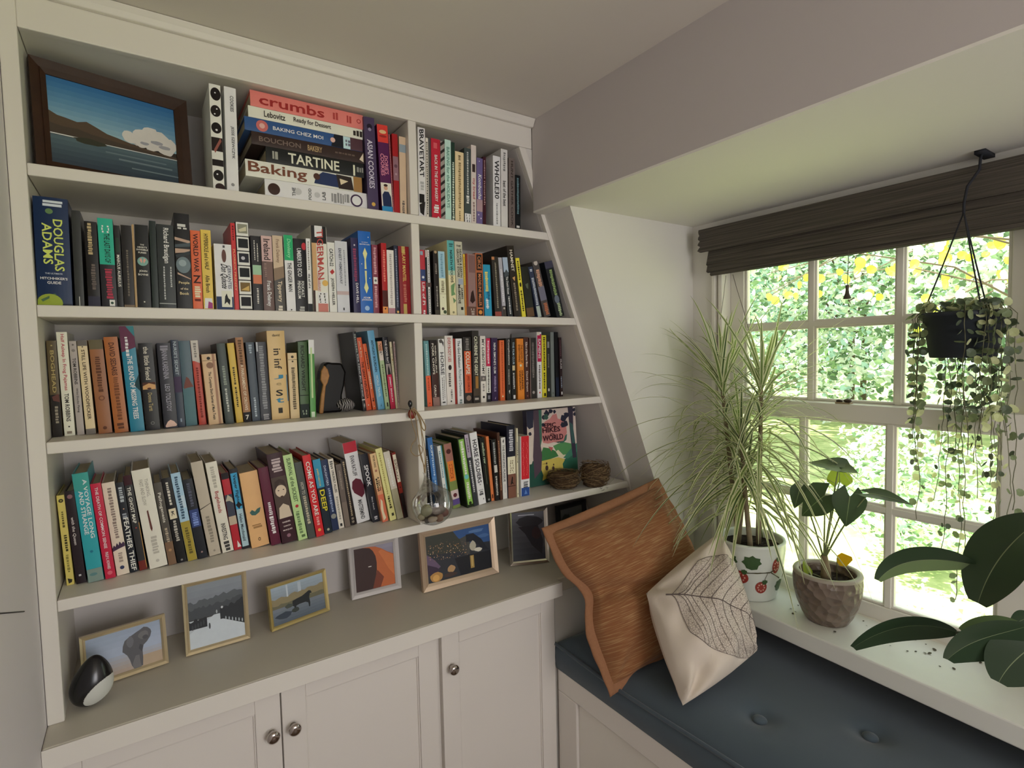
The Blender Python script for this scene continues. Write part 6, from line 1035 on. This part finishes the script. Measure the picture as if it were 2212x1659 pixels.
# strawberry pot
pc = Vector((1.818, -.452, ZSL)); kpx = pxm(pc+Vector((0, 0, .1)))
RR = 69.5/kpx; HH = at(1636, 1163, x=pc.x).z-ZSL
prof = [(.001, 0), (RR*.70, 0), (RR*.735, .004), (RR*.80, HH*.15), (RR*.90, HH*.42), (RR*.965, HH*.7), (RR*.99, HH*.88), (RR*.985, HH*.95), (RR, HH*.97), (RR*.985, HH), (RR*.92, HH), (RR*.90, HH*.96), (RR*.88, HH*.80), (RR*.85, HH*.78)]
sp = thing('flower_pot', 'white ceramic pot painted with red strawberries on the window sill', 'plant pot', pc)
CER = mat('white_glazed_ceramic', 'dcdfd6', .3, coat=.3, noise=.03, scale=40)
MB().lathe(prof, 56, pc).build('pot', CER, sp, smooth=True)
def soil(root, c, r, z):
    mb = MB(); mb.grid(lambda a, b: (c.x+r*b*math.cos(6.2832*a), c.y+r*b*math.sin(6.2832*a), z+.006*math.sin(9*a*6.28+b*7)*b*(1-b)+rp_.uniform(-.003, .003)*(b < .97)), 40, 9); return mb.build('soil', SOIL, root, smooth=False)
soil(sp, pc, RR*.885, ZSL+HH*.86)
def potpt(u, v, off=.0008):
    """point of the pot wall at angle u (degrees from the side facing the camera, + to the right) and height share v"""
    az = math.atan2(CAM.y-pc.y, CAM.x-pc.x) + math.radians(u); z = v*HH; r = RR
    for (r0, z0), (r1, z1) in zip(prof[1:9], prof[2:10]):
        if z0 <= z <= z1: r = r0+(r1-r0)*(z-z0)/(z1-z0+1e-9)
    r += off; return (pc.x+r*math.cos(az), pc.y+r*math.sin(az), pc.z+z)
def decal(mb, pts, off=.0008, mi=0, c=None):
    c = c or (sum(p[0] for p in pts)/len(pts), sum(p[1] for p in pts)/len(pts)); n = len(pts); vs = [potpt(*c, off)]
    for k in (.5, 1): vs += [potpt(c[0]+(a-c[0])*k, c[1]+(b-c[1])*k, off) for a, b in pts]
    fs = [(0, 1+i, 1+(i+1) % n) for i in range(n)] + [(1+i, 1+n+i, 1+n+(i+1) % n, 1+(i+1) % n) for i in range(n)]
    mb.add(vs, fs, mi)
dm = MB(); DMATS = [mat('painted_berry', '9c3a30', .4), mat('painted_leaf', '3f5a34', .4), mat('painted_stem', '55503a', .4), mat('painted_pale', 'd8a898', .4)]
def el2(a, b, ra, rb, n=16, rot=0): return [(a+ra*math.cos(t)*math.cos(rot)-ra*.0*math.sin(t)-rb*120*math.sin(t)*math.sin(rot)*0, b+rb*math.sin(t)) for t in [6.2832*k/n for k in range(n)]]
lf = lambda a, b, s: [(a+s*x*46, b+s*y*.34) for x, y in [(0, -.5), (.28, -.42), (.34, -.15), (.5, 0), (.4, .18), (.42, .36), (.2, .4), (.05, .55), (-.12, .4), (-.34, .42), (-.36, .18), (-.5, .02), (-.34, -.16), (-.26, -.4)]]
for a, b, s in [(-38, .70, .75), (2, .72, .72), (64, .28, .62), (-75, .55, .7)]: decal(dm, lf(a, b, s), .0009, 1)
for a, b, ra, rb in [(-18, .44, 15, .115), (20, .29, 11, .11), (46, .66, 8, .13), (-62, .35, 12, .11), (92, .45, 12, .11)]:
    decal(dm, el2(a, b, ra, rb), .0010, 0)
    for k in range(8): decal(dm, el2(a+ra*.55*math.cos(k*.785), b+rb*.55*math.sin(k*.785), 1.6, .016, 8), .0014, 3)
    decal(dm, lf(a+ra*.5, b+rb*.9, .26), .0014, 1)
for p0, p1 in [((-50, .50), (-32, .43)), ((-10, .53), (12, .55)), ((12, .55), (34, .56)), ((34, .56), (44, .60)), ((30, .55), (24, .40)), ((36, .56), (60, .42)), ((-36, .60), (-30, .48))]:
    decal(dm, [(p0[0], p0[1]-.012), (p1[0], p1[1]-.012), (p1[0], p1[1]+.012), (p0[0], p0[1]+.012)], .0012, 2)
dm.build('painted_strawberries', DMATS, sp)
# dragon tree
dt = thing('dragon_tree', 'tall variegated dragon tree with thin arching leaves in the strawberry pot', 'potted plant', pc+Vector((0, 0, HH*.86)))
DG = [mat('dracaena_green', '7a8c54', .45, transl=.34), mat('dracaena_edge', 'e0deb8', .45, transl=.34), mat('dracaena_dark', '566a42', .45, transl=.18)]
CANE = mat('dracaena_cane', '8a7b62', .8, noise=.3, scale=90)
zs0 = ZSL+HH*.86
stems = [(Vector((pc.x-.02, pc.y+.03, zs0)), at(1556, 800, x=1.80), 104, .40), (Vector((pc.x+.03, pc.y-.01, zs0)), at(1645, 815, x=1.83), 94, .38), (Vector((pc.x-.03, pc.y-.02, zs0)), at(1600, 940, x=1.77), 84, .33), (Vector((pc.x+.01, pc.y+.05, zs0)), at(1615, 1010, x=1.82), 44, .28)]
def clampp(p):
    return Vector((min(1.925, p.x), min(YAL-.012, p.y), p.z))
for a, b, nl_, L0 in stems:
    q1 = a+(b-a)*.4+Vector((rp_.uniform(-.02, .02), rp_.uniform(-.02, .02), 0)); cv = [a, q1, a+(b-a)*.75, b]
    cn = MB(); cn.tube([bez(cv, k/16)-Vector((0, 0, .012*(k == 0))) for k in range(17)], [.0085-.003*k/16 for k in range(17)], 10)
    st = cn.build('cane', CANE, dt, smooth=True)
    fo = MB()
    for k in range(nl_):
        s = (k/nl_)**.8; base = bez(cv, lerp(.34, 1, s)); az = k*2.39996+rp_.uniform(-.3, .3)
        el = lerp(-.05, 1.2, s**2.0)+rp_.uniform(-.22, .22); L = L0*rp_.uniform(.72, 1.12)*(1-.25*(s > .93)); dr = lerp(.75, .10, s**1.5)*L*rp_.uniform(.45, 1.2)
        h = Vector((math.cos(az), math.sin(az), 0)); u = h*math.cos(el)+Vector((0, 0, math.sin(el)))
        P = [base, base+u*L*.35, base+u*L*.72-Vector((0, 0, dr*.30)), base+u*L*.95+h*L*.05-Vector((0, 0, dr))]
        P = [clampp(p) for p in P]
        side = h.cross(Vector((0, 0, 1))); w0 = rp_.uniform(.0046, .0068)
        c = 2 if rp_.random() < .3 else 0
        blade(fo, P, lambda t, w0=w0: w0*(min(1, .55+t*3))*max(0, 1-t**3.0)+.0002, side, 9, .28, strip=[(-1, 1), (-.48, c), (0, c), (.48, 1), (1, 1)])
    fo.build('foliage', DG, dt, smooth=True)
# brown pot
bc2 = Vector((1.830, -.692, ZSL)); kpx = pxm(bc2+Vector((0, 0, .08))); R2 = 67/kpx; H2 = at(1788, 1232, x=bc2.x).z-ZSL
bpn = thing('flower_pot', 'brown embossed stoneware pot in the middle of the window sill', 'plant pot', bc2)
STN = mat('brown_stoneware', '7f6f62', .35, noise=.25, scale=26, coat=.25); nt = STN.node_tree
vo = nt.nodes.new('ShaderNodeTexVoronoi'); vo.inputs['Scale'].default_value = 42; bp_ = nt.nodes.new('ShaderNodeBump'); bp_.inputs['Strength'].default_value = 1.; bp_.inputs['Distance'].default_value = .012; tcn = nt.nodes.new('ShaderNodeTexCoord')
nt.links.new(tcn.outputs['Object'], vo.inputs['Vector']); nt.links.new(vo.outputs['Distance'], bp_.inputs['Height']); nt.links.new(bp_.outputs[0], nt.nodes['Principled BSDF'].inputs['Normal'])
prof2 = [(.001, 0), (R2*.60, 0), (R2*.63, .004), (R2*.74, H2*.14), (R2*.88, H2*.36), (R2*.97, H2*.6), (R2*1.0, H2*.82), (R2*.985, H2*.92), (R2*.985, H2*.96), (R2*.96, H2), (R2*.84, H2*.995), (R2*.82, H2*.95), (R2*.82, H2*.70), (R2*.8, H2*.68)]
MB().lathe(prof2, 52, bc2).build('pot', STN, bpn, smooth=True)
rimb = MB(); rimb.lathe([(R2*.99, H2*.945), (R2*.995, H2*.975), (R2*.97, H2*1.004), (R2*.83, H2*1.004), (R2*.815, H2*.96)], 52, bc2); rimb.build('rim', mat('pale_glazed_rim', 'a99f90', .4), bpn, smooth=True)
soil(bpn, bc2, R2*.815, ZSL+H2*.80)
al = thing('arrowhead_plant', 'small plant with dark heart shaped leaves in the brown pot', 'potted plant', bc2+Vector((0, 0, H2*.8)))
AG = [mat('alocasia_green', '3f4f36', .35, noise=.15, scale=40, transl=.18), mat('alocasia_vein', '8fa070', .4, transl=.2), mat('alocasia_yellow', '8f9c38', .4, transl=.45)]
STK = mat('leaf_stalk', '7f8a5c', .5)
root0 = bc2+Vector((-.004, .002, H2*.8))
hx = lambda t: (1-t**1.6)*.95
def heart(base, tip, nrm, wid, m, name='leaf', cup=.18, lobes=.32, par=None):
    """arrow/heart leaf: blade from lobes behind the stalk joint to the tip"""
    base, tip = Vector(base), Vector(tip); d = tip-base; L = d.length; d.normalize(); n_ = Vector(nrm); n_ = (n_-d*n_.dot(d)).normalized(); s = d.cross(n_)
    mb = MB(); NT = 16
    for sg in (-1, 1):
        vs = []
        for i in range(NT+1):
            t = i/NT; y = lerp(-lobes, 1, t)
            w = wid*(max(.001, math.sin(math.pi*min(1, ((y+lobes)/(1+lobes)*.80+.16))))**.8)*(1 if t > .25 else .62+.38*t/.25)*max(0, 1-t)**.35
            inn = 0 if y >= 0 else wid*.30*(-y/lobes)**.8
            for k in range(5):
                a = lerp(inn, max(w, inn+.0005), k/4); vs.append(base + d*(y*L) + s*sg*a + n_*(cup*a*(a/wid) - .16*L*max(0, y)**2))
        mb.add(vs, [(i*5+j, i*5+j+1, (i+1)*5+j+1, (i+1)*5+j) for i in range(NT) for j in range(4)], 0)
    vs = []
    for i in range(9):
        t = i/8; p = base+d*(t*L)-n_*(.16*L*t*t)
        vs += [p-s*.0012*(1-.7*t)+n_*.0006, p+s*.0012*(1-.7*t)+n_*.0006]
    mb.add(vs, [(2*i, 2*i+1, 2*i+3, 2*i+2) for i in range(8)], 1)
    return mb.build(name, [m, AG[1]], par or al, smooth=True)
def stalk(a, b, r=.0022, bow=.02, par=None):
    a, b = Vector(a), Vector(b); P = [a, a+(b-a)*.3+Vector((0, 0, bow)), a+(b-a)*.75+Vector((0, 0, bow)), b]
    return MB().tube([bez(P, k/12) for k in range(13)], [r*1.25-.5*r*k/12 for k in range(13)], 7).build('stalk', STK, par or al, smooth=True)
toC = lambda p: (CAM-Vector(p)).normalized()
LV = [((1812, 1010), (1748, 990), 1.80, (-.1, -.25, 1), .072, 0), ((1814, 1040), (1812, 1002), 1.83, 'c', .038, 2), ((1878, 1066), (1966, 1078), 1.80, (-.35, -.35, 1), .034, 0), ((1782, 1070), (1725, 1114), 1.80, (-.75, -.5, .75), .056, 0), ((1836, 1072), (1826, 1140), 1.80, 'c', .050, 0), ((1728, 1055), (1716, 1100), 1.82, (-.7, -.5, .5), .030, 0), ((1845, 1012), (1852, 1012), 1.80, (.1, 0, 1), .012, 0)]
tr = MB(); tr.tube([root0-Vector((0, 0, .01)), root0+Vector((0, 0, .03)), root0+Vector((-.004, .004, .075))], [.016, .013, .009], 12); tr.build('stem', mat('stem_brown', '8a7a5c', .7, noise=.3, scale=60), al, smooth=True)
crown = root0+Vector((-.004, .004, .06))
for b_, t_, x, nn, w, mi in LV[:6]:
    B, T = at(*b_, x=x), at(*t_, x=x-.01); n_ = toC(B)+Vector((0, 0, .35)) if nn == 'c' else nn
    heart(B, T, n_, w, AG[mi]); stalk(crown, B)
heart(at(1800, 1012, x=1.80), at(1852, 1014, x=1.79), (-.15, -.25, 1), .050, AG[0])
b = MB(); heart(root0+Vector((-.03, .035, .018)), root0+Vector((-.035, .05, .05)), (-1, -.4, .2), .014, AG[2]); stalk(root0, root0+Vector((-.03, .035, .018)), .0015, .004)
st = thing('plant_stake', 'yellow butterfly shaped sticky trap on a stick in the brown pot', 'plant stake', root0+Vector((.02, -.028, 0)))
YEL = mat('yellow_plastic', 'e0b81e', .35, transl=.35); Bq = [at(u, v, x=1.832) for u, v in [(1808, 1200), (1818, 1194), (1840, 1203), (1842, 1210), (1834, 1218), (1828, 1224), (1814, 1222), (1808, 1214)]]
m = MB(); th_ = Vector((.0008, 0, 0)); m.add([p-th_ for p in Bq]+[p+th_ for p in Bq], [tuple(range(8)), tuple(range(15, 7, -1))]+[(k, (k+1) % 8, 8+(k+1) % 8, 8+k) for k in range(8)]); m.build('wings', YEL, st)
p0 = at(1808, 1214, x=1.832); MB().tube([p0+Vector((0, 0, .012)), Vector((p0.x, p0.y, ZSL+H2*.74))], .0013, 6).build('stick', mat('green_wire', '5a5a34', .6), st)
# hanging basket
hb = Vector((1.842, -1.048, 0)); zr = at(2082, 674, x=hb.x).z; zb = at(2078, 772, x=hb.x).z; kp = pxm((hb.x, hb.y, zr)); RB = 77/kp
hb.y = at(2080, 720, x=hb.x).y
HBM = mat('dark_grey_plastic', '262c32', .6)
bs_ = thing('hanging_basket', 'dark grey hanging basket of string plant in front of the window', 'hanging planter', (hb.x, hb.y, zb))
MB().lathe([(.001, 0), (RB*.75, 0), (RB*.77, .002), (RB*.96, zr-zb-.012), (RB*1.0, zr-zb-.011), (RB*1.0, zr-zb), (RB*.95, zr-zb), (RB*.92, zr-zb-.015)], 44, (hb.x, hb.y, zb)).build('pot', HBM, bs_, smooth=True)
soil(bs_, hb, RB*.92, zr-.014)
ap = at(2084, 457, x=hb.x); ap.y = hb.y+.004; CRD = mat('black_cord', '22242a', .8)
for k in range(3):
    a = math.radians(100+120*k); e = Vector((hb.x+RB*.97*math.cos(a), hb.y+RB*.97*math.sin(a), zr-.004))
    MB().tube([ap+(e-ap)*(j/6)-Vector((0, 0, .004*math.sin(math.pi*j/6))) for j in range(7)], .0018, 6).build('cord', CRD, bs_)
hk = Vector((1.874, hb.y-.016, 2.072))
hm = MB(); hm.tube([ap-Vector((0, 0, .004)), ap+Vector((.0, 0, .02)), ap+Vector((.006, -.004, .06)), (1.872, hk.y, 2.05), (1.876, hk.y, 2.075), (1.885, hk.y, 2.090), (1.93, hk.y, 2.092)], .0032, 8)
hm.box(1.87, 1.94, hk.y-.011, hk.y+.011, 2.088, 2.0965); hm.build('hanger', CRD, bs_, smooth=True)
SPM = [mat('string_leaf', '7d8a66', .5, transl=.25), mat('string_leaf_pale', 'c6ca9c', .5, transl=.35), mat('string_leaf_dark', '54604a', .5, transl=.15), mat('string_stem', '6a6a50', .7)]
strp = thing('string_plant', 'trailing string plant with small round leaves spilling from the hanging basket', 'hanging plant', (hb.x, hb.y, zr))
def roundleaf(mb, c, n_, r, mi):
    n_ = n_.normalized(); a = n_.cross(Vector((.3, .2, 1))).normalized(); b = n_.cross(a); vs = [c]
    for k in range(9):
        t = 6.2832*k/9; q = 1-.28*max(0, math.cos(t))**6; vs.append(c+(a*math.cos(t)+b*math.sin(t))*r*q+n_*r*.22)
    mb.add(vs, [(0, 1+k, 1+(k+1) % 9) for k in range(9)], mi)
def vine(u0, v1, dens, sz, seed):
    q = random.Random(seed); mb = MB()
    # starts on the soil, runs over the rim and hangs down
    t = at(u0, 700, x=hb.x); dy = max(-.98, min(.98, (t.y-hb.y)/RB)); sx = 1 if abs(u0-2078) < 62 and u0 not in (2060, 2110) else -1
    if abs(t.y-hb.y) > RB*1.02: ang = Vector((q.uniform(-.3, .3), 1 if t.y > hb.y else -1, 0)).normalized()
    else: ang = Vector((sx*math.sqrt(1-dy*dy), dy, 0))
    e = Vector((hb.x, hb.y, zr))+ang*RB*1.07; e.x = min(e.x, 1.925)
    off = max(0, abs(t.y-hb.y)-RB); e += ang*off
    e.x = min(e.x, 1.925)
    zend = at(u0, v1, x=e.x).z
    pts = [Vector((hb.x, hb.y, zr+.002))+ang*RB*.5, Vector((hb.x, hb.y, zr+.018))+ang*RB*.9, e+Vector((0, 0, -.01))]
    z = zr-.03; w = Vector((0, 0, 0))
    while z > zend:
        w += Vector((q.uniform(-.003, .003), q.uniform(-.004, .004), 0)); pts.append(Vector((min(1.93, e.x+w.x), e.y+w.y, z))); z -= .022
    mb.tube(pts, .0009, 4, 3)
    for i, p in enumerate(pts[1:]):
        zz_ = (zr-p.z); dn = dens if zz_ < .28 else dens*.55
        for s in (-1, 1):
            if q.random() > dn: continue
            nn = Vector((q.uniform(-1, .4), q.uniform(-1, 1), q.uniform(-.4, .8))); sd = Vector((q.uniform(-.4, .4), s, q.uniform(-.3, .3))).normalized()
            r = sz*q.uniform(.75, 1.2)*(1 if zz_ < .3 else .8); roundleaf(mb, p+sd*r*1.05, nn, r, q.choice((0, 0, 1, 2, 2) if zz_ < .25 else (0, 1, 1, 0, 2)))
    return mb.build('vine', SPM, strp)
VN = [(1985, 850, 1), (1992, 1010, .9), (2000, 905, 1), (2008, 960, 1), (1978, 1130, .75), (2020, 1080, .9), (2032, 1200, .75), (2042, 980, 1), (2050, 1310, .7), (2070, 1260, .7), (2082, 1010, .95), (2095, 1080, .6), (2110, 1000, .7), (2124, 1060, .7), (2138, 900, 1), (2146, 985, 1), (2152, 1060, 1), (2160, 905, 1), (2166, 1020, .9), (2174, 1290, .5), (2180, 960, .9), (2190, 1110, .4), (2130, 1180, .5)]
for k, (u, v1, dn) in enumerate(VN): vine(u, v1, dn*.9, .0102, 60+k)
tp = MB(); q = random.Random(5)
for k in range(90):
    a = q.uniform(0, 6.28); r = RB*math.sqrt(q.random())*.97; roundleaf(tp, Vector((min(1.92, hb.x+r*math.cos(a)), hb.y+r*math.sin(a), zr+q.uniform(.004, .024))), Vector((q.uniform(-1, .5), q.uniform(-1, 1), q.uniform(.1, 1))), q.uniform(.009, .0135), q.choice((0, 1, 1, 2)))
tp.build('top_leaves', SPM, strp)
# rubber plant reaching in from beside the frame
rb = Vector((1.79, -1.47, ZSL))
rpp = thing('rubber_plant', 'rubber plant with big glossy dark leaves reaching over the sill', 'potted plant', rb)
MB().lathe([(.001, 0), (.065, 0), (.09, .13), (.094, .135), (.094, .15), (.085, .15), (.082, .125), (.001, .12)], 40, rb).build('pot', mat('terracotta', 'a8664a', .8, noise=.1, scale=30), rpp, smooth=True)
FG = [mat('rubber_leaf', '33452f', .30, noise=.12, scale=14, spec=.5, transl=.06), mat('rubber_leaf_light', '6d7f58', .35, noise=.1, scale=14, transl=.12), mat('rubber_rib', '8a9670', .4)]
def rleaf(pts, w, side, xs, m=0, fold=.22, sh=.62, strip=None):
    P = [at(u, v, x=x) for (u, v), x in zip(pts, xs)]; mb = MB()
    blade(mb, P, lambda t: w*(math.sin(math.pi*min(1, t*.93+.03))**sh)*(1-.10*t)+.0006, Vector(side), 22, fold, strip=strip or [(-1, m), (-.6, m), (-.3, m), (-.03, m), (0, 2), (.03, m), (.3, m), (.6, m), (1, m)])
    return mb.build('leaf', FG, rpp, smooth=True)
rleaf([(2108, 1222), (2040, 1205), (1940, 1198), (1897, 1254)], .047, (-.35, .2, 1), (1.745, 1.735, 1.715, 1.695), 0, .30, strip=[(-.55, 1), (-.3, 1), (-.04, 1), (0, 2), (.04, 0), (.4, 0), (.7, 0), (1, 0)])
rleaf([(2250, 1120), (2190, 1165), (2140, 1215), (2113, 1303)], .075, (.1, .75, -.65), (1.76, 1.75, 1.735, 1.72), 0, .16)
rleaf([(2066, 1366), (2010, 1345), (1930, 1340), (1843, 1399)], .034, (-.35, .1, 1), (1.70, 1.69, 1.67, 1.65), 0, .25)
rleaf([(2222, 1352), (2160, 1372), (2095, 1378), (2047, 1425)], .055, (-.45, .1, .9), (1.69, 1.675, 1.655, 1.64), 0, .20)
rleaf([(2235, 1392), (2215, 1410), (2180, 1432), (2158, 1474)], .055, (-.3, .9, -.1), (1.70, 1.69, 1.68, 1.67), 0, .12)
rleaf([(2215, 1360), (2190, 1352), (2130, 1340), (2076, 1362)], .026, (-.2, .1, 1), (1.735, 1.73, 1.725, 1.72), 1, .2)
rleaf([(2230, 1330), (2220, 1335), (2205, 1340), (2185, 1352)], .028, (-.2, .1, 1), (1.76, 1.755, 1.75, 1.74), 0, .2)
rleaf([(2108, 1216), (2096, 1212), (2088, 1212), (2078, 1218)], .007, (-.2, .1, 1), (1.75, 1.75, 1.75, 1.75), 1, .2)
BRM = mat('rubber_branch', '4a5240', .6); top_ = rb+Vector((0, 0, .12)); tk = Vector((1.78, -1.36, 1.16))
MB().tube([top_, rb+Vector((-.005, .05, .25)), tk, tk+Vector((0, .02, .14))], [.009, .008, .007, .005], 10).build('stem', BRM, rpp, smooth=True)
def branch(px, xs, start, r=.0035):
    P = [Vector(start)]+[at(u, v, x=x) for (u, v), x in zip(px, xs)]; MB().tube([bez([P[0], P[1], P[2], P[3]], k/14) for k in range(15)], r, 8).build('branch', BRM, rpp, smooth=True)
branch([(2212, 1214), (2160, 1221), (2104, 1222)], (1.765, 1.755, 1.745), tk)
branch([(2212, 1356), (2130, 1376), (2064, 1366)], (1.735, 1.715, 1.70), rb+Vector((-.005, .05, .22)))
# crumbs and dry leaf bits on the sill
cb = MB(); q = random.Random(8)
for u, v in [(1865, 1342), (1872, 1352), (1803, 1365), (1895, 1385), (1937, 1382), (1978, 1383), (2000, 1392), (1960, 1407), (2018, 1404), (2008, 1412), (1998, 1411), (1978, 1408), (1923, 1395), (2113, 1425), (2118, 1432), (2197, 1470), (2205, 1478), (1718, 1322), (1708, 1315), (1724, 1308), (1713, 1326), (2030, 1440), (2060, 1445)]:
    p = at(u, v, z=ZSL+.0006); 
    if p.x > 1.93 or p.x < 1.68: continue
    r = q.uniform(.002, .0055); a = q.uniform(0, 3); roundleaf(cb, p+Vector((0, 0, .0004)), Vector((q.uniform(-.3, .3), q.uniform(-.3, .3), 1)), r, 0)
o = cb.build('dry_leaf_bits', mat('dry_leaf', '54503f', .9), None); tag(o, 'scattered dry leaf bits and soil crumbs on the white window sill', 'leaf bits', kind='stuff')

# ------------------------------------------------------------------ garden beyond the window
LAWN = mat('sunlit_lawn', '93a552', .95, spec=.05); nt = LAWN.node_tree; bs = nt.nodes['Principled BSDF']; tcn = nt.nodes.new('ShaderNodeTexCoord'); nz = nt.nodes.new('ShaderNodeTexNoise'); nz.inputs['Scale'].default_value = 3.; nz.inputs['Detail'].default_value = 8; nz.inputs['Roughness'].default_value = .7
cr_ = nt.nodes.new('ShaderNodeValToRGB'); cr_.color_ramp.elements[0].position = .35; cr_.color_ramp.elements[0].color = (*lin('8c9c62'), 1); cr_.color_ramp.elements[1].position = .62; cr_.color_ramp.elements[1].color = (*lin('c4c68e'), 1)
for a, b_ in ((tcn.outputs['Object'], nz.inputs['Vector']), (nz.outputs['Fac'], cr_.inputs[0]), (cr_.outputs[0], bs.inputs['Base Color'])): nt.links.new(a, b_)
ZG = -.55
o = MB().grid(lambda u, v: (lerp(2.13, 60, u), lerp(-45, 45, v), ZG+.05*math.sin(u*40)*math.sin(v*60)), 60, 60).build('lawn', LAWN, None); o['kind'] = 'structure'; o['label'] = 'bright sunlit lawn outside the window'; o['category'] = 'lawn'
BARK = mat('tree_bark', '6a5c4c', .95, noise=.3, scale=14)
def LM(n, c, g=1.35): return mat('leaf_'+n, c, .45, transl=.35, gain=g)
WH, TL, G1, G2_, YG, PA, DK = LM('silver', 'd4dcd2'), LM('teal', '9db5b2'), LM('mid', '98ab84'), LM('deep', '7f9670'), LM('gold', 'c2cc40', 1.), LM('pale', 'c6d0b2'), LM('dark', '5f7858', 1.)  # the near-white leaves are sun glints put into the leaf colour
def foliage(name, label, c, rad, n, size, mats, seed, trunk=True, group=None, hollow=.35, cat='tree'):
    n = int(n*2.1); size = (size[0]*.55, size[1]*.62)
    q = random.Random(seed); c = Vector(c); rt = thing(name, label, cat, (c.x, c.y, ZG), group=group); mb = MB()
    for k in range(n):
        d = Vector((-abs(q.gauss(0, 1)) if q.random() < .8 else q.gauss(0, 1), q.gauss(0, 1), q.gauss(0, 1))).normalized(); r = lerp(hollow, 1, q.random()**.6)*(1+.16*math.sin(d.x*7+seed)*math.cos(d.z*9)+.12*math.sin(d.y*13))
        p = c+Vector((d.x*rad[0], d.y*rad[1], d.z*rad[2]))*r
        if p.z < ZG+.05: continue
        s = q.uniform(*size); u = Vector((q.gauss(0, 1), q.gauss(0, 1), q.gauss(0, .7))).normalized(); w = u.cross(Vector((q.gauss(0, 1), q.gauss(0, 1), q.gauss(0, 1)))).normalized(); nn = u.cross(w)
        vs = [p-u*s, p-u*.35*s+w*.55*s+nn*.12*s, p+u*.45*s+w*.42*s+nn*.12*s, p+u*s, p+u*.45*s-w*.42*s+nn*.12*s, p-u*.35*s-w*.55*s+nn*.12*s]
        mb.add(vs, [(0, 1, 2, 3), (0, 3, 4, 5)], q.randrange(len(mats)))
    mb.build('foliage', mats, rt)
    if trunk:
        t = MB(); t.tube([(c.x, c.y, ZG-.05), (c.x+.05, c.y, lerp(ZG, c.z, .5)), (c.x, c.y+.05, c.z)], [.11, .09, .05], 9)
        for k in range(7):
            a = k*.9+seed; e = c+Vector((rad[0]*.7*math.cos(a), rad[1]*.7*math.sin(a), rad[2]*.5*math.sin(k*1.7))); t.tube([(c.x, c.y, lerp(ZG, c.z, .6)), (c+e)/2+Vector((0, 0, .1)), e], [.04, .025, .01], 6)
        t.build('trunk', BARK, rt, smooth=True)
    return rt
HG = 'trees across the garden'
foliage('garden_tree', 'blue green tree across the lawn behind the dragon tree', (17.6, 11.5, 4.0), (2.6, 4.2, 4.6), 3200, (.13, .26), [TL, TL, WH, DK, TL], 1, group=HG)
foliage('garden_tree', 'tree with sun glints coloured into its leaves across the lawn seen through the middle panes', (17.0, 6.0, 3.6), (2.5, 3.4, 4.2), 4200, (.10, .21), [WH, WH, PA, DK, TL, G2_], 2, group=HG)
foliage('garden_tree', 'tree flecked with sun glints coloured as white leaves across the lawn behind the hanging basket', (15.2, 1.4, 3.3), (2.4, 3.3, 3.9), 4000, (.10, .20), [WH, WH, PA, DK, G2_], 3, group=HG)
foliage('garden_tree', 'tall green tree across the lawn rising above the other trees', (22.5, 8.0, 7.2), (3.4, 12.0, 7.6), 4600, (.2, .4), [G1, G2_, DK, TL], 4, group=HG)
foliage('garden_tree', 'green tree across the lawn near the window edge', (14.5, -4.6, 3.3), (2.4, 3.2, 3.8), 2400, (.13, .24), [G1, PA, WH], 5, group=HG)
foliage('garden_tree', 'broad tree out of view, added to shade the far lawn', (12.5, 8.5, 6.2), (5.2, 5.0, 1.5), 3000, (.25, .5), [G1, G2_, DK], 9, group=HG, hollow=.1)  # canopy out of view, added to keep sun off the far lawn
foliage('garden_bush', 'low bush with glints coloured into its leaves on the lawn behind the trailing strands', (6.6, .75, .25), (.8, .75, .72), 1300, (.035, .075), [WH, PA, TL, DK, G2_], 6, False, 'bushes on the lawn', cat='bush')
foliage('garden_bush', 'small shaded bush close below the window panes', (4.1, -.40, -.18), (.40, .42, .42), 420, (.025, .05), [TL, G1, PA, WH], 7, False, 'bushes on the lawn', cat='bush')
# redbud branches close to the panes
rdt = thing('redbud_tree', 'young tree with yellow green heart shaped leaves close outside the upper panes', 'tree', (4.6, -1.2, ZG))
t = MB(); t.tube([(4.6, -1.2, ZG-.03), (4.55, -1.1, .8), (4.5, -.9, 1.9), (4.4, -.6, 2.9)], [.06, .05, .04, .03], 9)
lfm = MB(); q = random.Random(31)
for k in range(11):
    z0 = q.uniform(1.5, 2.7); a = Vector((4.5, -.95, z0)); e = Vector((q.uniform(3.4, 5.0), q.uniform(-.3, 1.3), q.uniform(1.75, 2.5))); md = (a+e)/2+Vector((0, 0, .18)); t.tube([a, md, e], [.008, .005, .0025], 6)
    for j in range(17):
        s = q.uniform(.2, 1.05); p = a+(e-a)*s+Vector((q.gauss(0, .12), q.gauss(0, .12), .25*s*(1-s)+q.gauss(-.04, .12)))
        nn = Vector((-1, q.uniform(-.8, .8), q.uniform(-.5, .9))); roundleaf(lfm, p, nn, q.uniform(.020, .036), q.randrange(3))
t.build('trunk', BARK, rdt, smooth=True); lfm.build('foliage', [YG, LM('lime', 'd2d650', 1.), PA], rdt)
